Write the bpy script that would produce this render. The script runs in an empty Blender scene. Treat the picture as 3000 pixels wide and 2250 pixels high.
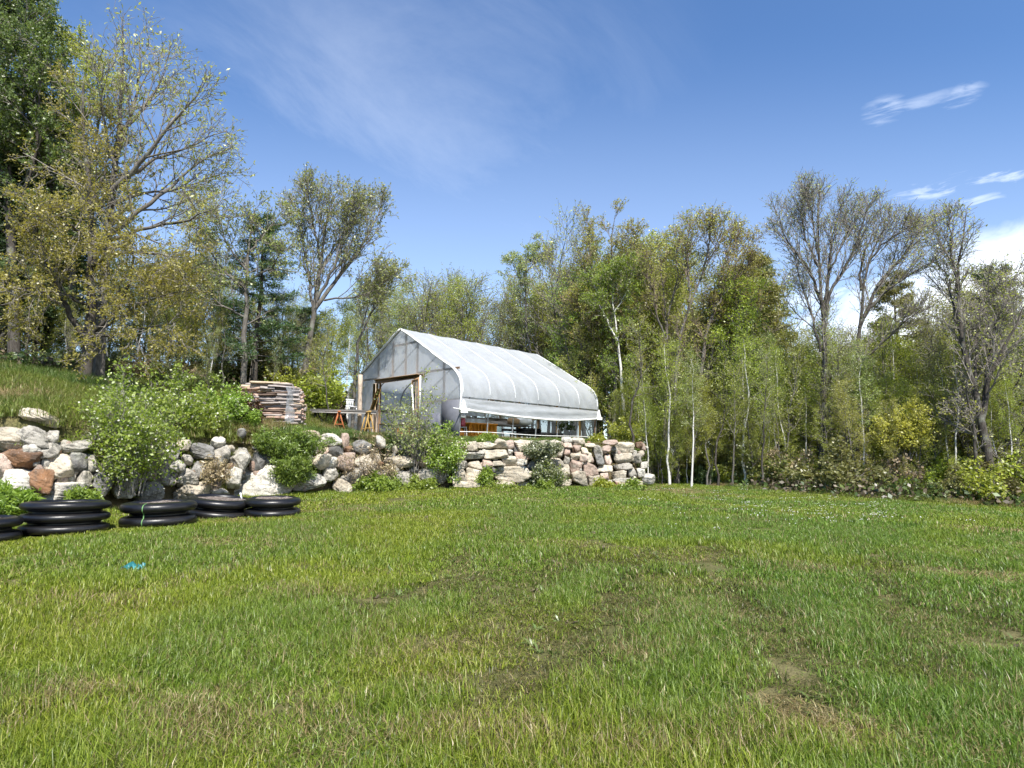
import bpy, math, random
import numpy as np
from mathutils import Vector, Matrix

C = bpy.context.scene
COL = C.collection
R = math.radians
PI = math.pi

# ------------------------------------------------------------------ camera
F, CX, CY = 1850.0, 1500.0, 1125.0
PITCH = math.atan(220 / 1850.0)
EYE = np.array([0.0, 0.0, 1.6])
cam = bpy.data.objects.new('camera', bpy.data.cameras.new('camera'))
COL.objects.link(cam)
cam.data.sensor_width = 36
cam.data.lens = 36 * F / 3000
cam.data.clip_end = 3000
cam.data.clip_start = 0.05
cam.location = EYE
cam.rotation_euler = (PI / 2 + PITCH, 0, 0)
C.camera = cam

# ------------------------------------------------------------------ light
SUN_EL, SUN_AZ = R(53), R(164)          # azimuth measured clockwise from +Y (the view direction)
sd_ = bpy.data.lights.new('sun', 'SUN')
sd_.energy = 5.0
sd_.angle = R(0.53)
sd_.color = (1, 0.955, 0.88)
sun = bpy.data.objects.new('sun', sd_)
COL.objects.link(sun)
sv = Vector((math.sin(SUN_AZ) * math.cos(SUN_EL), math.cos(SUN_AZ) * math.cos(SUN_EL), math.sin(SUN_EL)))
sun.rotation_euler = sv.to_track_quat('Z', 'Y').to_euler()
sun.location = sv * 60

C.view_settings.view_transform = 'Standard'
C.view_settings.look = 'None'
C.view_settings.exposure = 0.92
C.view_settings.gamma = 1

C.render.engine = 'CYCLES'
cy = C.cycles
cy.max_bounces = 6
cy.diffuse_bounces = 3
cy.glossy_bounces = 2
cy.transmission_bounces = 4
cy.transparent_max_bounces = 8
cy.caustics_reflective = False
cy.caustics_refractive = False
cy.use_adaptive_sampling = True
cy.adaptive_threshold = 0.02
cy.use_denoising = True
cy.sample_clamp_indirect = 6

def rays(px, py):
    px = np.asarray(px, float); py = np.asarray(py, float)
    dx = (px - CX) / F; dy = (CY - py) / F
    c, s = math.cos(PITCH), math.sin(PITCH)
    return np.stack([dx, c - s * dy, s + c * dy], -1)

def at(px, py, Y):
    d = rays(px, py)
    t = np.asarray(Y, float) / d[..., 1]
    return EYE + d * t[..., None]

# world: sky + high cloud, laid out on world directions
W = bpy.data.worlds.new('World')
C.world = W
W.use_nodes = True
nt = W.node_tree
nt.nodes.clear()
class NB:
    """tiny node builder"""
    def __init__(s, nt): s.nt = nt
    def n(s, t, **k):
        x = s.nt.nodes.new(t)
        for a, b in k.items(): setattr(x, a, b)
        return x
    def put(s, sock, v):
        if isinstance(v, bpy.types.NodeSocket): s.nt.links.new(v, sock)
        elif v is not None:
            sock.default_value = v
    def m(s, op, a, b=None, c=None, clamp=False):
        x = s.n('ShaderNodeMath', operation=op, use_clamp=clamp)
        s.put(x.inputs[0], a)
        if b is not None: s.put(x.inputs[1], b)
        if c is not None: s.put(x.inputs[2], c)
        return x.outputs[0]
    def rng(s, v, a, b, c=0.0, d=1.0, smooth=True):
        x = s.n('ShaderNodeMapRange', interpolation_type='SMOOTHSTEP' if smooth else 'LINEAR')
        s.put(x.inputs[0], v)
        for i, q in enumerate((a, b, c, d)): s.put(x.inputs[i + 1], q)
        return x.outputs[0]
    def noise(s, vec, scale, detail=4, rough=0.5, dist=0.0, out=0):
        x = s.n('ShaderNodeTexNoise')
        if vec is not None: s.put(x.inputs['Vector'], vec)
        s.put(x.inputs['Scale'], scale); s.put(x.inputs['Detail'], detail)
        s.put(x.inputs['Roughness'], rough); s.put(x.inputs['Distortion'], dist)
        return x.outputs[out]
    def mix(s, f, a, b, blend='MIX'):
        x = s.n('ShaderNodeMix', data_type='RGBA', blend_type=blend)
        s.put(x.inputs[0], f); s.put(x.inputs[6], a); s.put(x.inputs[7], b)
        return x.outputs[2]
    def ramp(s, f, stops):
        x = s.n('ShaderNodeValToRGB')
        e = x.color_ramp.elements
        while len(e) < len(stops): e.new(0.5)
        for i, (p, c) in enumerate(stops):
            e[i].position = p; e[i].color = (*c, 1)
        s.put(x.inputs[0], f)
        return x.outputs[0]
    def xyz(s, a, b, c):
        x = s.n('ShaderNodeCombineXYZ')
        s.put(x.inputs[0], a); s.put(x.inputs[1], b); s.put(x.inputs[2], c)
        return x.outputs[0]

b = NB(nt)
sky = b.n('ShaderNodeTexSky', sky_type='NISHITA')
sky.sun_disc = False
sky.sun_elevation = SUN_EL
sky.sun_rotation = SUN_AZ
sky.altitude = 300
sky.air_density = 1.0
sky.dust_density = 0.35
sky.ozone_density = 2.5
tc = b.n('ShaderNodeTexCoord')
sp = b.n('ShaderNodeSeparateXYZ')
nt.links.new(tc.outputs['Generated'], sp.inputs[0])
yy = b.m('MAXIMUM', sp.outputs[1], 0.05)
u = b.m('DIVIDE', sp.outputs[0], yy)
v = b.m('DIVIDE', sp.outputs[2], yy)
def rot2(ang, su, sv_, w=0.0):
    ca, sa = math.cos(ang), math.sin(ang)
    p = b.m('ADD', b.m('MULTIPLY', u, ca), b.m('MULTIPLY', v, sa))
    q = b.m('SUBTRACT', b.m('MULTIPLY', v, ca), b.m('MULTIPLY', u, sa))
    return b.xyz(b.m('MULTIPLY', p, su), b.m('MULTIPLY', q, sv_), w)
def spot(cu, cv, ru, rv, ang=0.0, soft=0.1):
    ca, sa = math.cos(ang), math.sin(ang)
    du, dv = b.m('SUBTRACT', u, cu), b.m('SUBTRACT', v, cv)
    p = b.m('DIVIDE', b.m('ADD', b.m('MULTIPLY', du, ca), b.m('MULTIPLY', dv, sa)), ru)
    q = b.m('DIVIDE', b.m('SUBTRACT', b.m('MULTIPLY', dv, ca), b.m('MULTIPLY', du, sa)), rv)
    d = b.m('SQRT', b.m('ADD', b.m('MULTIPLY', p, p), b.m('MULTIPLY', q, q)))
    return b.rng(d, 1.0, soft)
def uv(px, py):
    d = rays(px, py)
    return d[0] / d[1], d[2] / d[1]
def mul(*a):
    x = a[0]
    for y in a[1:]: x = b.m('MULTIPLY', x, y)
    return x
def mx(*a):
    x = a[0]
    for y in a[1:]: x = b.m('MAXIMUM', x, y)
    return x
A1 = R(20)
streak = b.noise(rot2(A1, 2.2, 9.0), 3.0, 7, 0.62, 0.7)
streak2 = b.noise(rot2(R(14), 5.0, 26.0, 3.1), 2.2, 6, 0.6, 0.5)
veil = b.noise(rot2(R(-38), 1.1, 2.2, 9.4), 1.7, 8, 0.66, 0.5)
# thin veil across the middle
cl = mul(b.rng(veil, 0.22, 0.85), mx(mul(spot(*uv(1050, 420), 0.75, 0.60), 1.0), mul(spot(*uv(1500, 760), 0.8, 0.30), 0.9)), 0.18)
# small wisps top right
cl = mx(cl, mul(b.rng(streak2, 0.36, 0.72), mx(spot(*uv(2590, 325), 0.060, 0.034, R(22)), mul(spot(*uv(2820, 280), 0.062, 0.026, R(25)), 0.9), mul(spot(*uv(2700, 300), 0.12, 0.020, R(18)), 0.55)), 0.40))
# row of wisps lower right
cl = mx(cl, mul(b.rng(streak2, 0.38, 0.70), mx(spot(*uv(2790, 545), 0.19, 0.030, R(12)), spot(*uv(2860, 590), 0.085, 0.016, R(12)), spot(*uv(2570, 580), 0.06, 0.014, R(12)), mul(spot(*uv(2950, 510), 0.09, 0.03, R(14)), 1.0)), 0.45))
# bank of cloud low on the right, its upper edge sloping up to the right
nz = b.noise(rot2(A1, 1.6, 3.5, 1.3), 3.5, 6, 0.6, 0.4)
edge = b.m('SUBTRACT', b.m('ADD', 0.236, b.m('MULTIPLY', b.m('SUBTRACT', u, 0.45), 0.42)), v)
edge = b.m('ADD', edge, b.m('MULTIPLY', b.m('SUBTRACT', nz, 0.5), 0.14))
bank = mul(b.rng(edge, -0.015, 0.085), b.rng(u, 0.27, 0.58), b.rng(nz, 0.12, 0.42, 0.82, 1.0))
cl = mx(cl, mul(bank, 0.97))
lowv = mul(b.rng(v, 0.42, 0.16), b.rng(streak, 0.36, 0.64), b.rng(u, 0.24, 0.50), 0.7)
cl = mx(cl, lowv)
low2 = mul(b.rng(v, 0.75, 0.06), 0.20)
cl = mx(cl, low2)
hs = b.n('ShaderNodeHueSaturation')
hs.inputs['Saturation'].default_value = 1.12
hs.inputs['Value'].default_value = 0.74
nt.links.new(sky.outputs[0], hs.inputs['Color'])
skc = b.mix(1.0, hs.outputs[0], (0.92, 0.97, 1.06, 1), 'MULTIPLY')
fin = b.mix(b.m('MINIMUM', cl, 1.0), skc, (6.2, 6.5, 6.9, 1))
bg = b.n('ShaderNodeBackground')
bg.inputs[1].default_value = 0.145
nt.links.new(fin, bg.inputs[0])
wo = b.n('ShaderNodeOutputWorld')
nt.links.new(bg.outputs[0], wo.inputs[0])

# ------------------------------------------------------------------ helpers
def tag(o, label=None, cat=None, group=None, kind=None):
    if label: o['label'] = label
    if cat: o['category'] = cat
    if group: o['group'] = group
    if kind: o['kind'] = kind
    return o

def empty(name, loc=(0, 0, 0), rz=0.0, label=None, cat=None, group=None):
    o = bpy.data.objects.new(name, None)
    o.empty_display_size = 0.2
    COL.objects.link(o)
    o.location = loc
    o.rotation_euler = (0, 0, rz)
    return tag(o, label, cat, group)

def obj(name, me, parent=None, loc=None, rot=None):
    o = bpy.data.objects.new(name, me)
    COL.objects.link(o)
    if parent is not None: o.parent = parent
    if loc is not None: o.location = loc
    if rot is not None: o.rotation_euler = rot
    return o

def mesh(name, parts, mats, smooth=False):
    """parts: list of (V (n,3), [F (m,k) ...], material index)"""
    Vs, Fs, Ms, off = [], [], [], 0
    for p in parts:
        V, fl, mi = p[0], p[1], p[2]
        V = np.asarray(V, np.float32).reshape(-1, 3)
        for f in fl:
            f = np.asarray(f, np.int32)
            if f.size == 0: continue
            Fs.append(f + off); Ms.append(np.full(len(f), mi, np.int32))
        Vs.append(V); off += len(V)
    me = bpy.data.meshes.new(name)
    if off == 0: return me
    V = np.concatenate(Vs)
    me.vertices.add(len(V)); me.vertices.foreach_set('co', V.ravel())
    lens = np.concatenate([np.full(len(f), f.shape[1], np.int32) for f in Fs])
    loops = np.concatenate([f.ravel() for f in Fs])
    starts = np.concatenate([[0], np.cumsum(lens)[:-1]]).astype(np.int32)
    me.loops.add(len(loops)); me.loops.foreach_set('vertex_index', loops)
    me.polygons.add(len(lens)); me.polygons.foreach_set('loop_start', starts)
    me.polygons.foreach_set('material_index', np.concatenate(Ms))
    if smooth is not False:
        me.polygons.foreach_set('use_smooth', np.ones(len(lens), bool))
    for m in mats: me.materials.append(m)
    me.update(calc_edges=True)
    return me

class MB:
    """collects simple shapes and links them as one mesh object"""
    def __init__(s): s.parts = []
    def box(s, c, d, rz=0.0, rot=None, mi=0, bev=0.0):
        hx, hy, hz = d[0] / 2, d[1] / 2, d[2] / 2
        if bev > 0:
            e = min(bev, 0.45 * min(d))
            v, f = [], []
            for sx in (-1, 1):
                for sy in (-1, 1):
                    for sz in (-1, 1):
                        v += [(sx * hx, sy * (hy - e), sz * (hz - e)), (sx * (hx - e), sy * hy, sz * (hz - e)), (sx * (hx - e), sy * (hy - e), sz * hz)]
            def i(sx, sy, sz, k): return (((sx > 0) * 2 + (sy > 0)) * 2 + (sz > 0)) * 3 + k
            q, t = [], []
            for k, ax in ((0, 0), (1, 1), (2, 2)):
                for sg in (-1, 1):
                    o = [(-1, -1), (1, -1), (1, 1), (-1, 1)]
                    idx = []
                    for a, bb in o:
                        s3 = [0, 0, 0]; s3[ax] = sg; s3[(ax + 1) % 3] = a * sg; s3[(ax + 2) % 3] = bb
                        idx.append(i(*s3, k))
                    q.append(idx)
            for ax in range(3):
                for a in (-1, 1):
                    for bb in (-1, 1):
                        s0 = [0, 0, 0]; s0[(ax + 1) % 3] = a; s0[(ax + 2) % 3] = bb
                        lo, hi = s0[:], s0[:]
                        lo[ax] = -1; hi[ax] = 1
                        k1, k2 = (ax + 1) % 3, (ax + 2) % 3
                        idx = [i(*lo, k1), i(*hi, k1), i(*hi, k2), i(*lo, k2)]
                        q.append(idx if a * bb > 0 else idx[::-1])
            for sx in (-1, 1):
                for sy in (-1, 1):
                    for sz in (-1, 1):
                        idx = [i(sx, sy, sz, 0), i(sx, sy, sz, 1), i(sx, sy, sz, 2)]
                        t.append(idx if sx * sy * sz > 0 else idx[::-1])
            V = np.array(v); fl = [np.array(q), np.array(t)]
        else:
            V = np.array([(x, y, z) for x in (-hx, hx) for y in (-hy, hy) for z in (-hz, hz)])
            fl = [np.array([(0, 1, 3, 2), (4, 6, 7, 5), (0, 4, 5, 1), (2, 3, 7, 6), (0, 2, 6, 4), (1, 5, 7, 3)])]
        M = np.array(rot) if rot is not None else np.array(Matrix.Rotation(rz, 3, 'Z'))
        s.parts.append((V @ M.T + np.array(c), fl, mi))
        return s
    def bar(s, p, q, w, h=None, up=(0, 0, 1), mi=0, bev=0.0):
        p, q = np.array(p, float), np.array(q, float)
        h = h or w
        x = q - p; L = np.linalg.norm(x); x = x / L
        y = np.cross(np.array(up, float), x)
        if np.linalg.norm(y) < 1e-4: y = np.cross((0, 1, 0), x)
        y /= np.linalg.norm(y); z = np.cross(x, y)
        return s.box((p + q) / 2, (L, w, h), rot=np.stack([x, y, z], 1), mi=mi, bev=bev)
    def tube(s, P, r, sides=8, mi=0, cap=True):
        P = np.asarray(P, float)[None]
        rr = np.broadcast_to(np.asarray(r, float), P.shape[:2])
        V, f = tubes(P, rr, sides)
        fl = [f]
        if cap:
            K = P.shape[1]
            fl.append(np.arange(sides)[::-1][None]); fl.append(((K - 1) * sides + np.arange(sides))[None])
        s.parts.append((V, fl, mi))
        return s
    def lathe(s, prof, n=24, c=(0, 0, 0), mi=0, close=False, jit=None):
        prof = np.asarray(prof, float); K = len(prof)
        a = np.arange(n) / n * 2 * PI
        V = np.stack([prof[:, None, 0] * np.cos(a), prof[:, None, 0] * np.sin(a), np.broadcast_to(prof[:, None, 1], (K, n))], -1)
        i, j = np.meshgrid(np.arange(K if close else K - 1), np.arange(n), indexing='ij')
        i2 = (i + 1) % K; j2 = (j + 1) % n
        f = np.stack([i * n + j, i * n + j2, i2 * n + j2, i2 * n + j], -1).reshape(-1, 4)
        s.parts.append((V.reshape(-1, 3) + np.array(c), [f], mi))
        return s
    def grid(s, V, mi=0, flip=False):
        a, bb = V.shape[:2]
        i, j = np.meshgrid(np.arange(a - 1), np.arange(bb - 1), indexing='ij')
        f = np.stack([i * bb + j, (i + 1) * bb + j, (i + 1) * bb + j + 1, i * bb + j + 1], -1).reshape(-1, 4)
        s.parts.append((V.reshape(-1, 3), [f[:, ::-1] if flip else f], mi))
        return s
    def raw(s, V, fl, mi=0):
        s.parts.append((np.asarray(V, float), [np.asarray(f) for f in fl], mi)); return s
    def build(s, name, mats, parent=None, smooth=False, loc=None, rot=None):
        if not isinstance(mats, (list, tuple)): mats = [mats]
        return obj(name, mesh(name, s.parts, mats, smooth), parent, loc, rot)

def unit(v): return v / np.maximum(np.linalg.norm(v, axis=-1, keepdims=True), 1e-9)

def frame(T):
    ref = np.where(np.abs(T[..., 2:3]) > 0.9, np.array([1.0, 0, 0]), np.array([0, 0, 1.0]))
    U = unit(np.cross(T, ref)); V = np.cross(T, U)
    return U, V

def tubes(P, Rr, sides):
    M, K, _ = P.shape
    T = unit(np.gradient(P, axis=1))
    U, V = frame(T)
    # keep a stable frame along each line
    U = unit(U[:, :1] - (U[:, :1] * T).sum(-1, keepdims=True) * T); V = np.cross(T, U)
    a = np.arange(sides) / sides * 2 * PI
    ring = np.cos(a)[:, None] * U[:, :, None] + np.sin(a)[:, None] * V[:, :, None]
    verts = P[:, :, None] + Rr[:, :, None, None] * ring
    idx = np.arange(M * K * sides).reshape(M, K, sides)
    A = idx[:, :-1]; Bq = idx[:, 1:]
    f = np.stack([A, np.roll(A, -1, 2), np.roll(Bq, -1, 2), Bq], -1).reshape(-1, 4)
    return verts.reshape(-1, 3), f

# value noise in numpy
def vnoise(x, y, seed=0):
    x = np.asarray(x, float); y = np.asarray(y, float)
    xi = np.floor(x).astype(np.int64); yi = np.floor(y).astype(np.int64)
    fx, fy = x - xi, y - yi
    fx = fx * fx * (3 - 2 * fx); fy = fy * fy * (3 - 2 * fy)
    def h(i, j):
        n = (i * 374761393 + j * 668265263 + seed * 974634777) & 0xffffffff
        n = ((n ^ (n >> 13)) * 1274126177) & 0xffffffff
        return ((n ^ (n >> 16)) & 0xffff) / 65535.0
    return (h(xi, yi) * (1 - fx) + h(xi + 1, yi) * fx) * (1 - fy) + (h(xi, yi + 1) * (1 - fx) + h(xi + 1, yi + 1) * fx) * fy
def fbm(x, y, seed=0, o=4):
    s, a, t = 0, 1.0, 0
    for k in range(o):
        s = s + a * vnoise(x * 2 ** k, y * 2 ** k, seed + k * 17); t += a; a *= 0.5
    return s / t
def sstep(a, bb, x):
    t = np.clip((np.asarray(x, float) - a) / (bb - a), 0, 1)
    return t * t * (3 - 2 * t)

# ------------------------------------------------------------------ materials
def mat(name):
    m = bpy.data.materials.new(name); m.use_nodes = True
    m.node_tree.nodes.clear()
    n = NB(m.node_tree)
    out = n.n('ShaderNodeOutputMaterial')
    return m, n, out

def simple(name, col, rough=0.6, var=0.25, scale=6.0, metal=0.0, bump=0.0, coat=0.0, spec=0.5, stretch=(1, 1, 1), dirt_glint=None):
    m, n, out = mat(name)
    t = n.n('ShaderNodeTexCoord')
    mp = n.n('ShaderNodeMapping'); mp.inputs['Scale'].default_value = stretch
    n.put(mp.inputs[0], t.outputs['Object'])
    nz = n.noise(mp.outputs[0], scale, 6, 0.65)
    lo = tuple(c * (1 - var) for c in col); hi = tuple(min(1, c * (1 + var)) for c in col)
    c = n.ramp(nz, [(0.28, lo), (0.72, hi)])
    if dirt_glint:
        nd = n.noise(mp.outputs[0], scale * 0.45, 5, 0.7)
        c = n.mix(n.rng(nd, 0.5, 0.72, 0, dirt_glint[1]), c, (*dirt_glint[0], 1))
    p = n.n('ShaderNodeBsdfPrincipled')
    n.put(p.inputs['Base Color'], c)
    p.inputs['Roughness'].default_value = rough
    p.inputs['Metallic'].default_value = metal
    p.inputs['Specular IOR Level'].default_value = spec
    p.inputs['Coat Weight'].default_value = coat
    if bump:
        bp = n.n('ShaderNodeBump'); bp.inputs['Strength'].default_value = bump; bp.inputs['Distance'].default_value = 0.02
        n.put(bp.inputs['Height'], n.noise(mp.outputs[0], scale * 2.2, 8, 0.7))
        n.put(p.inputs['Normal'], bp.outputs[0])
    m.node_tree.links.new(p.outputs[0], out.inputs[0])
    return m

def leaf(name, c1, c2, trans=0.42, inst=None, c3=None):
    """thin leaf: each leaf (mesh island) takes its own tint between c1 and c2"""
    m, n, out = mat(name)
    g = n.n('ShaderNodeNewGeometry')
    f = g.outputs['Random Per Island']
    stops = [(0.0, c1), (0.85, c2)] + ([(1.0, c3)] if c3 else [])
    c = n.ramp(f, stops)
    oi = n.n('ShaderNodeObjectInfo')
    h = n.n('ShaderNodeHueSaturation')
    n.put(h.inputs['Hue'], n.rng(oi.outputs['Random'], 0, 1, 0.49, 0.52, False))
    n.put(h.inputs['Value'], n.rng(oi.outputs['Random'], 0, 1, 0.85, 1.15, False))
    n.put(h.inputs['Color'], c)
    c = h.outputs[0]
    d = n.n('ShaderNodeBsdfDiffuse'); n.put(d.inputs[0], c)
    t = n.n('ShaderNodeBsdfTranslucent'); n.put(t.inputs[0], n.mix(1.0, c, (1.25, 1.25, 0.8, 1), 'MULTIPLY'))
    mx_ = n.n('ShaderNodeMixShader'); mx_.inputs[0].default_value = trans
    m.node_tree.links.new(d.outputs[0], mx_.inputs[1]); m.node_tree.links.new(t.outputs[0], mx_.inputs[2])
    gl = n.n('ShaderNodeBsdfGlossy'); gl.inputs['Roughness'].default_value = 0.42
    m2 = n.n('ShaderNodeMixShader'); m2.inputs[0].default_value = 0.045
    m.node_tree.links.new(mx_.outputs[0], m2.inputs[1]); m.node_tree.links.new(gl.outputs[0], m2.inputs[2])
    m.node_tree.links.new(m2.outputs[0], out.inputs[0])
    return m

def bark(name, c1, c2, scale=4.0, birch=False):
    m, n, out = mat(name)
    t = n.n('ShaderNodeTexCoord')
    mp = n.n('ShaderNodeMapping')
    mp.inputs['Scale'].default_value = (3, 3, 14) if birch else (6, 6, 1.2)
    n.put(mp.inputs[0], t.outputs['Object'])
    nz = n.noise(mp.outputs[0], scale, 6, 0.7)
    if birch:
        c = n.ramp(nz, [(0.30, (0.03, 0.027, 0.024)), (0.40, c1), (0.7, c2)])
    else:
        c = n.ramp(nz, [(0.32, c1), (0.68, c2)])
        lich = n.noise(t.outputs['Object'], 2.5, 5, 0.6)
        c = n.mix(n.rng(lich, 0.52, 0.68, 0, 0.55), c, (0.22, 0.23, 0.19, 1))
    p = n.n('ShaderNodeBsdfPrincipled')
    n.put(p.inputs['Base Color'], c); p.inputs['Roughness'].default_value = 0.9
    p.inputs['Specular IOR Level'].default_value = 0.2
    bp = n.n('ShaderNodeBump'); bp.inputs['Strength'].default_value = 0.5; bp.inputs['Distance'].default_value = 0.03
    n.put(bp.inputs['Height'], nz); n.put(p.inputs['Normal'], bp.outputs[0])
    m.node_tree.links.new(p.outputs[0], out.inputs[0])
    return m

def stone(name, c1, c2, c3, spk=0.5, lichen=0.5, rust=0.0):
    m, n, out = mat(name)
    t = n.n('ShaderNodeTexCoord'); oi = n.n('ShaderNodeObjectInfo')
    off = n.n('ShaderNodeVectorMath', operation='ADD')
    n.put(off.inputs[0], t.outputs['Object'])
    n.put(off.inputs[1], n.xyz(n.m('MULTIPLY', oi.outputs['Random'], 37.0), n.m('MULTIPLY', oi.outputs['Random'], 91.0), 0.0))
    vec = off.outputs[0]
    base = n.ramp(n.noise(vec, 1.7, 6, 0.62, 0.3), [(0.28, c1), (0.5, c2), (0.75, c3)])
    sp_ = n.noise(vec, 42.0, 3, 0.6)
    base = n.mix(n.rng(sp_, 0.55, 0.68, 0, spk), base, (0.05, 0.045, 0.045, 1))
    sp2 = n.noise(vec, 30.0, 3, 0.6)
    base = n.mix(n.rng(sp2, 0.58, 0.70, 0, spk), base, (0.62, 0.60, 0.56, 1))
    li = n.noise(vec, 5.5, 9, 0.78, 0.6)
    base = n.mix(n.rng(li, 0.50, 0.58, 0, min(0.9, lichen * 1.35)), base, (0.085, 0.080, 0.070, 1))
    li2 = n.noise(vec, 3.1, 6, 0.7, 0.2)
    base = n.mix(n.rng(li2, 0.56, 0.68, 0, 0.45), base, (0.40, 0.40, 0.33, 1))
    if rust:
        ru = n.noise(vec, 1.9, 4, 0.6)
        base = n.mix(n.rng(ru, 0.45, 0.62, 0, rust), base, (0.30, 0.14, 0.055, 1))
    h = n.n('ShaderNodeHueSaturation')
    n.put(h.inputs['Value'], n.rng(oi.outputs['Random'], 0, 1, 0.78, 1.18, False)); n.put(h.inputs['Color'], base)
    p = n.n('ShaderNodeBsdfPrincipled')
    n.put(p.inputs['Base Color'], h.outputs[0]); p.inputs['Roughness'].default_value = 0.88
    p.inputs['Specular IOR Level'].default_value = 0.25
    bp = n.n('ShaderNodeBump'); bp.inputs['Strength'].default_value = 1.0; bp.inputs['Distance'].default_value = 0.045
    hgt = n.m('ADD', n.noise(vec, 9.0, 9, 0.68), n.m('MULTIPLY', n.noise(vec, 2.5, 4, 0.5, 1.0), 1.2))
    n.put(bp.inputs['Height'], hgt); n.put(p.inputs['Normal'], bp.outputs[0])
    m.node_tree.links.new(p.outputs[0], out.inputs[0])
    return m
# ------------------------------------------------------------------ terrain
FRONT = np.array([(-60, 4.0), (-30, 7.5), (-14, 11.4), (-9.7, 13.0), (-8.6, 15.5), (-7.4, 18.3), (-5, 20.4), (-2, 21.7), (2, 23.3), (5.3, 25.2)])
TERR = np.concatenate([FRONT, np.array([(6.1, 27.5), (6.4, 34), (5, 60), (0, 400), (-400, 400), (-400, 4.0)])])

def seg_dist(x, y, poly, closed):
    d = np.full(np.shape(x), 1e9)
    n = len(poly)
    for i in range(n if closed else n - 1):
        a, c = poly[i], poly[(i + 1) % n]
        e = c - a
        t = np.clip(((x - a[0]) * e[0] + (y - a[1]) * e[1]) / (e @ e), 0, 1)
        d = np.minimum(d, np.hypot(x - a[0] - t * e[0], y - a[1] - t * e[1]))
    return d

def inside(x, y, poly):
    r = np.zeros(np.shape(x), bool)
    n = len(poly)
    for i in range(n):
        (x0, y0), (x1, y1) = poly[i], poly[(i + 1) % n]
        if y0 == y1: continue
        r ^= ((y0 > y) != (y1 > y)) & (x < (x1 - x0) * (y - y0) / (y1 - y0) + x0)
    return r

def sdist(x, y):
    """distance behind the face of the terrace (negative on the lawn)"""
    x = np.asarray(x, float); y = np.asarray(y, float)
    d = seg_dist(x, y, TERR[:-2], False)
    return np.where(inside(x, y, TERR), d, -d)

def lawn_h(x, y):
    z = np.where(y < 10, 0.035 * y, 0.35 + 0.022 * (np.minimum(y, 45) - 10))
    z = z - 0.036 * np.clip(x, 0, 24) * np.clip(y / 20, 0, 1)
    z = z + 0.05 * (fbm(x * 0.35, y * 0.35, 5, 3) - 0.5) * sstep(1.5, 5, y)
    return np.where(y < -6, -0.21, z)

def H(x, y):
    x = np.asarray(x, float); y = np.asarray(y, float)
    s = sdist(x, y)
    up = 2.33 - 0.17 * sstep(2.4, 0.6, s) * sstep(-6, -3.5, x) + 0.04 * (fbm(x * 0.5, y * 0.5, 9, 3) - 0.5)
    rise = np.clip(s, 0, 9) * 0.25 * sstep(-5.2, -9.5, x) + 0.02 * np.clip(s - 9, 0, 40) * sstep(-5, -10, x)
    gx_, gy_ = x + 2.07, y - 24.6
    ls_, lt_ = gx_ * 0.674 + gy_ * 0.739, -gx_ * 0.739 + gy_ * 0.674
    dg = np.hypot(np.maximum(np.maximum(-0.6 - ls_, ls_ - 9.8), 0), np.maximum(np.maximum(-0.6 - lt_, lt_ - 8.1), 0))
    up = up + rise * sstep(0.0, 3.0, dg)
    w = 0.75 + 3.2 * sstep(5.0, 6.3, x)
    m = sstep(0.12, w, s)
    L = lawn_h(x, y)
    return L * (1 - m) + up * m

def ground(px, py, Y0=12.0):
    """where the sight line of a photo pixel meets the ground"""
    d = rays(px, py)
    t = np.linspace(2, 80, 1600)
    P = EYE + d * t[:, None]
    below = P[:, 2] < H(P[:, 0], P[:, 1])
    k = int(np.argmax(below)) if below.any() else len(t) - 1
    return P[k]

def wall_at(px):
    """plan point of the wall's foot line under photo column px"""
    q = rays(px, 1345.0)
    d = q[:2] / q[1]
    best = None
    for i in range(len(FRONT) - 1):
        a, c = FRONT[i], FRONT[i + 1]
        e = c - a
        den = d[0] * e[1] - d[1] * e[0]
        if abs(den) < 1e-9: continue
        t = (a[0] * e[1] - a[1] * e[0]) / den
        s = (a[0] * d[1] - a[1] * d[0]) / den
        if -1e-6 <= s <= 1 + 1e-6 and t > 2 and (best is None or t < best): best = t
    if best is None: best = 25.2
    return np.array([d[0] * best, d[1] * best])

# the ground: one sheet, fine where it is near and seen, coarse out to the horizon
def axis(parts):
    a = [np.arange(p, q, s) for p, q, s in parts]
    return np.concatenate(a)
gx = axis([(-600, -100, 50), (-100, -30, 5), (-30, -14, 0.5), (-14, 8, 0.16), (8, 30, 0.5), (30, 100, 5), (100, 650, 50)])
gy = axis([(-100, -10, 10), (-10, 2, 1), (2, 10, 0.3), (10, 31, 0.16), (31, 60, 0.6), (60, 120, 5), (120, 1500, 60)])
GX, GY = np.meshgrid(gx, gy, indexing='ij')
GZ = H(GX, GY)
m_ground, n, out = mat('ground_soil')
t = n.n('ShaderNodeNewGeometry')
pos = t.outputs['Position']
c = n.ramp(n.noise(pos, 0.9, 8, 0.7), [(0.3, (0.065, 0.075, 0.022)), (0.5, (0.11, 0.11, 0.042)), (0.72, (0.21, 0.175, 0.09))])
fl = n.ramp(n.noise(pos, 7.0, 8, 0.75), [(0.3, (0.035, 0.026, 0.016)), (0.55, (0.10, 0.072, 0.045)), (0.75, (0.20, 0.15, 0.10))])
att = n.n('ShaderNodeAttribute', attribute_name='litter')
c = n.mix(att.outputs['Fac'], c, fl)
p = n.n('ShaderNodeBsdfPrincipled'); n.put(p.inputs['Base Color'], c); p.inputs['Roughness'].default_value = 0.95
p.inputs['Specular IOR Level'].default_value = 0.1
bp = n.n('ShaderNodeBump'); bp.inputs['Strength'].default_value = 0.8; bp.inputs['Distance'].default_value = 0.05
n.put(bp.inputs['Height'], n.noise(pos, 14.0, 6, 0.7)); n.put(p.inputs['Normal'], bp.outputs[0])
m_ground.node_tree.links.new(p.outputs[0], out.inputs[0])

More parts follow.
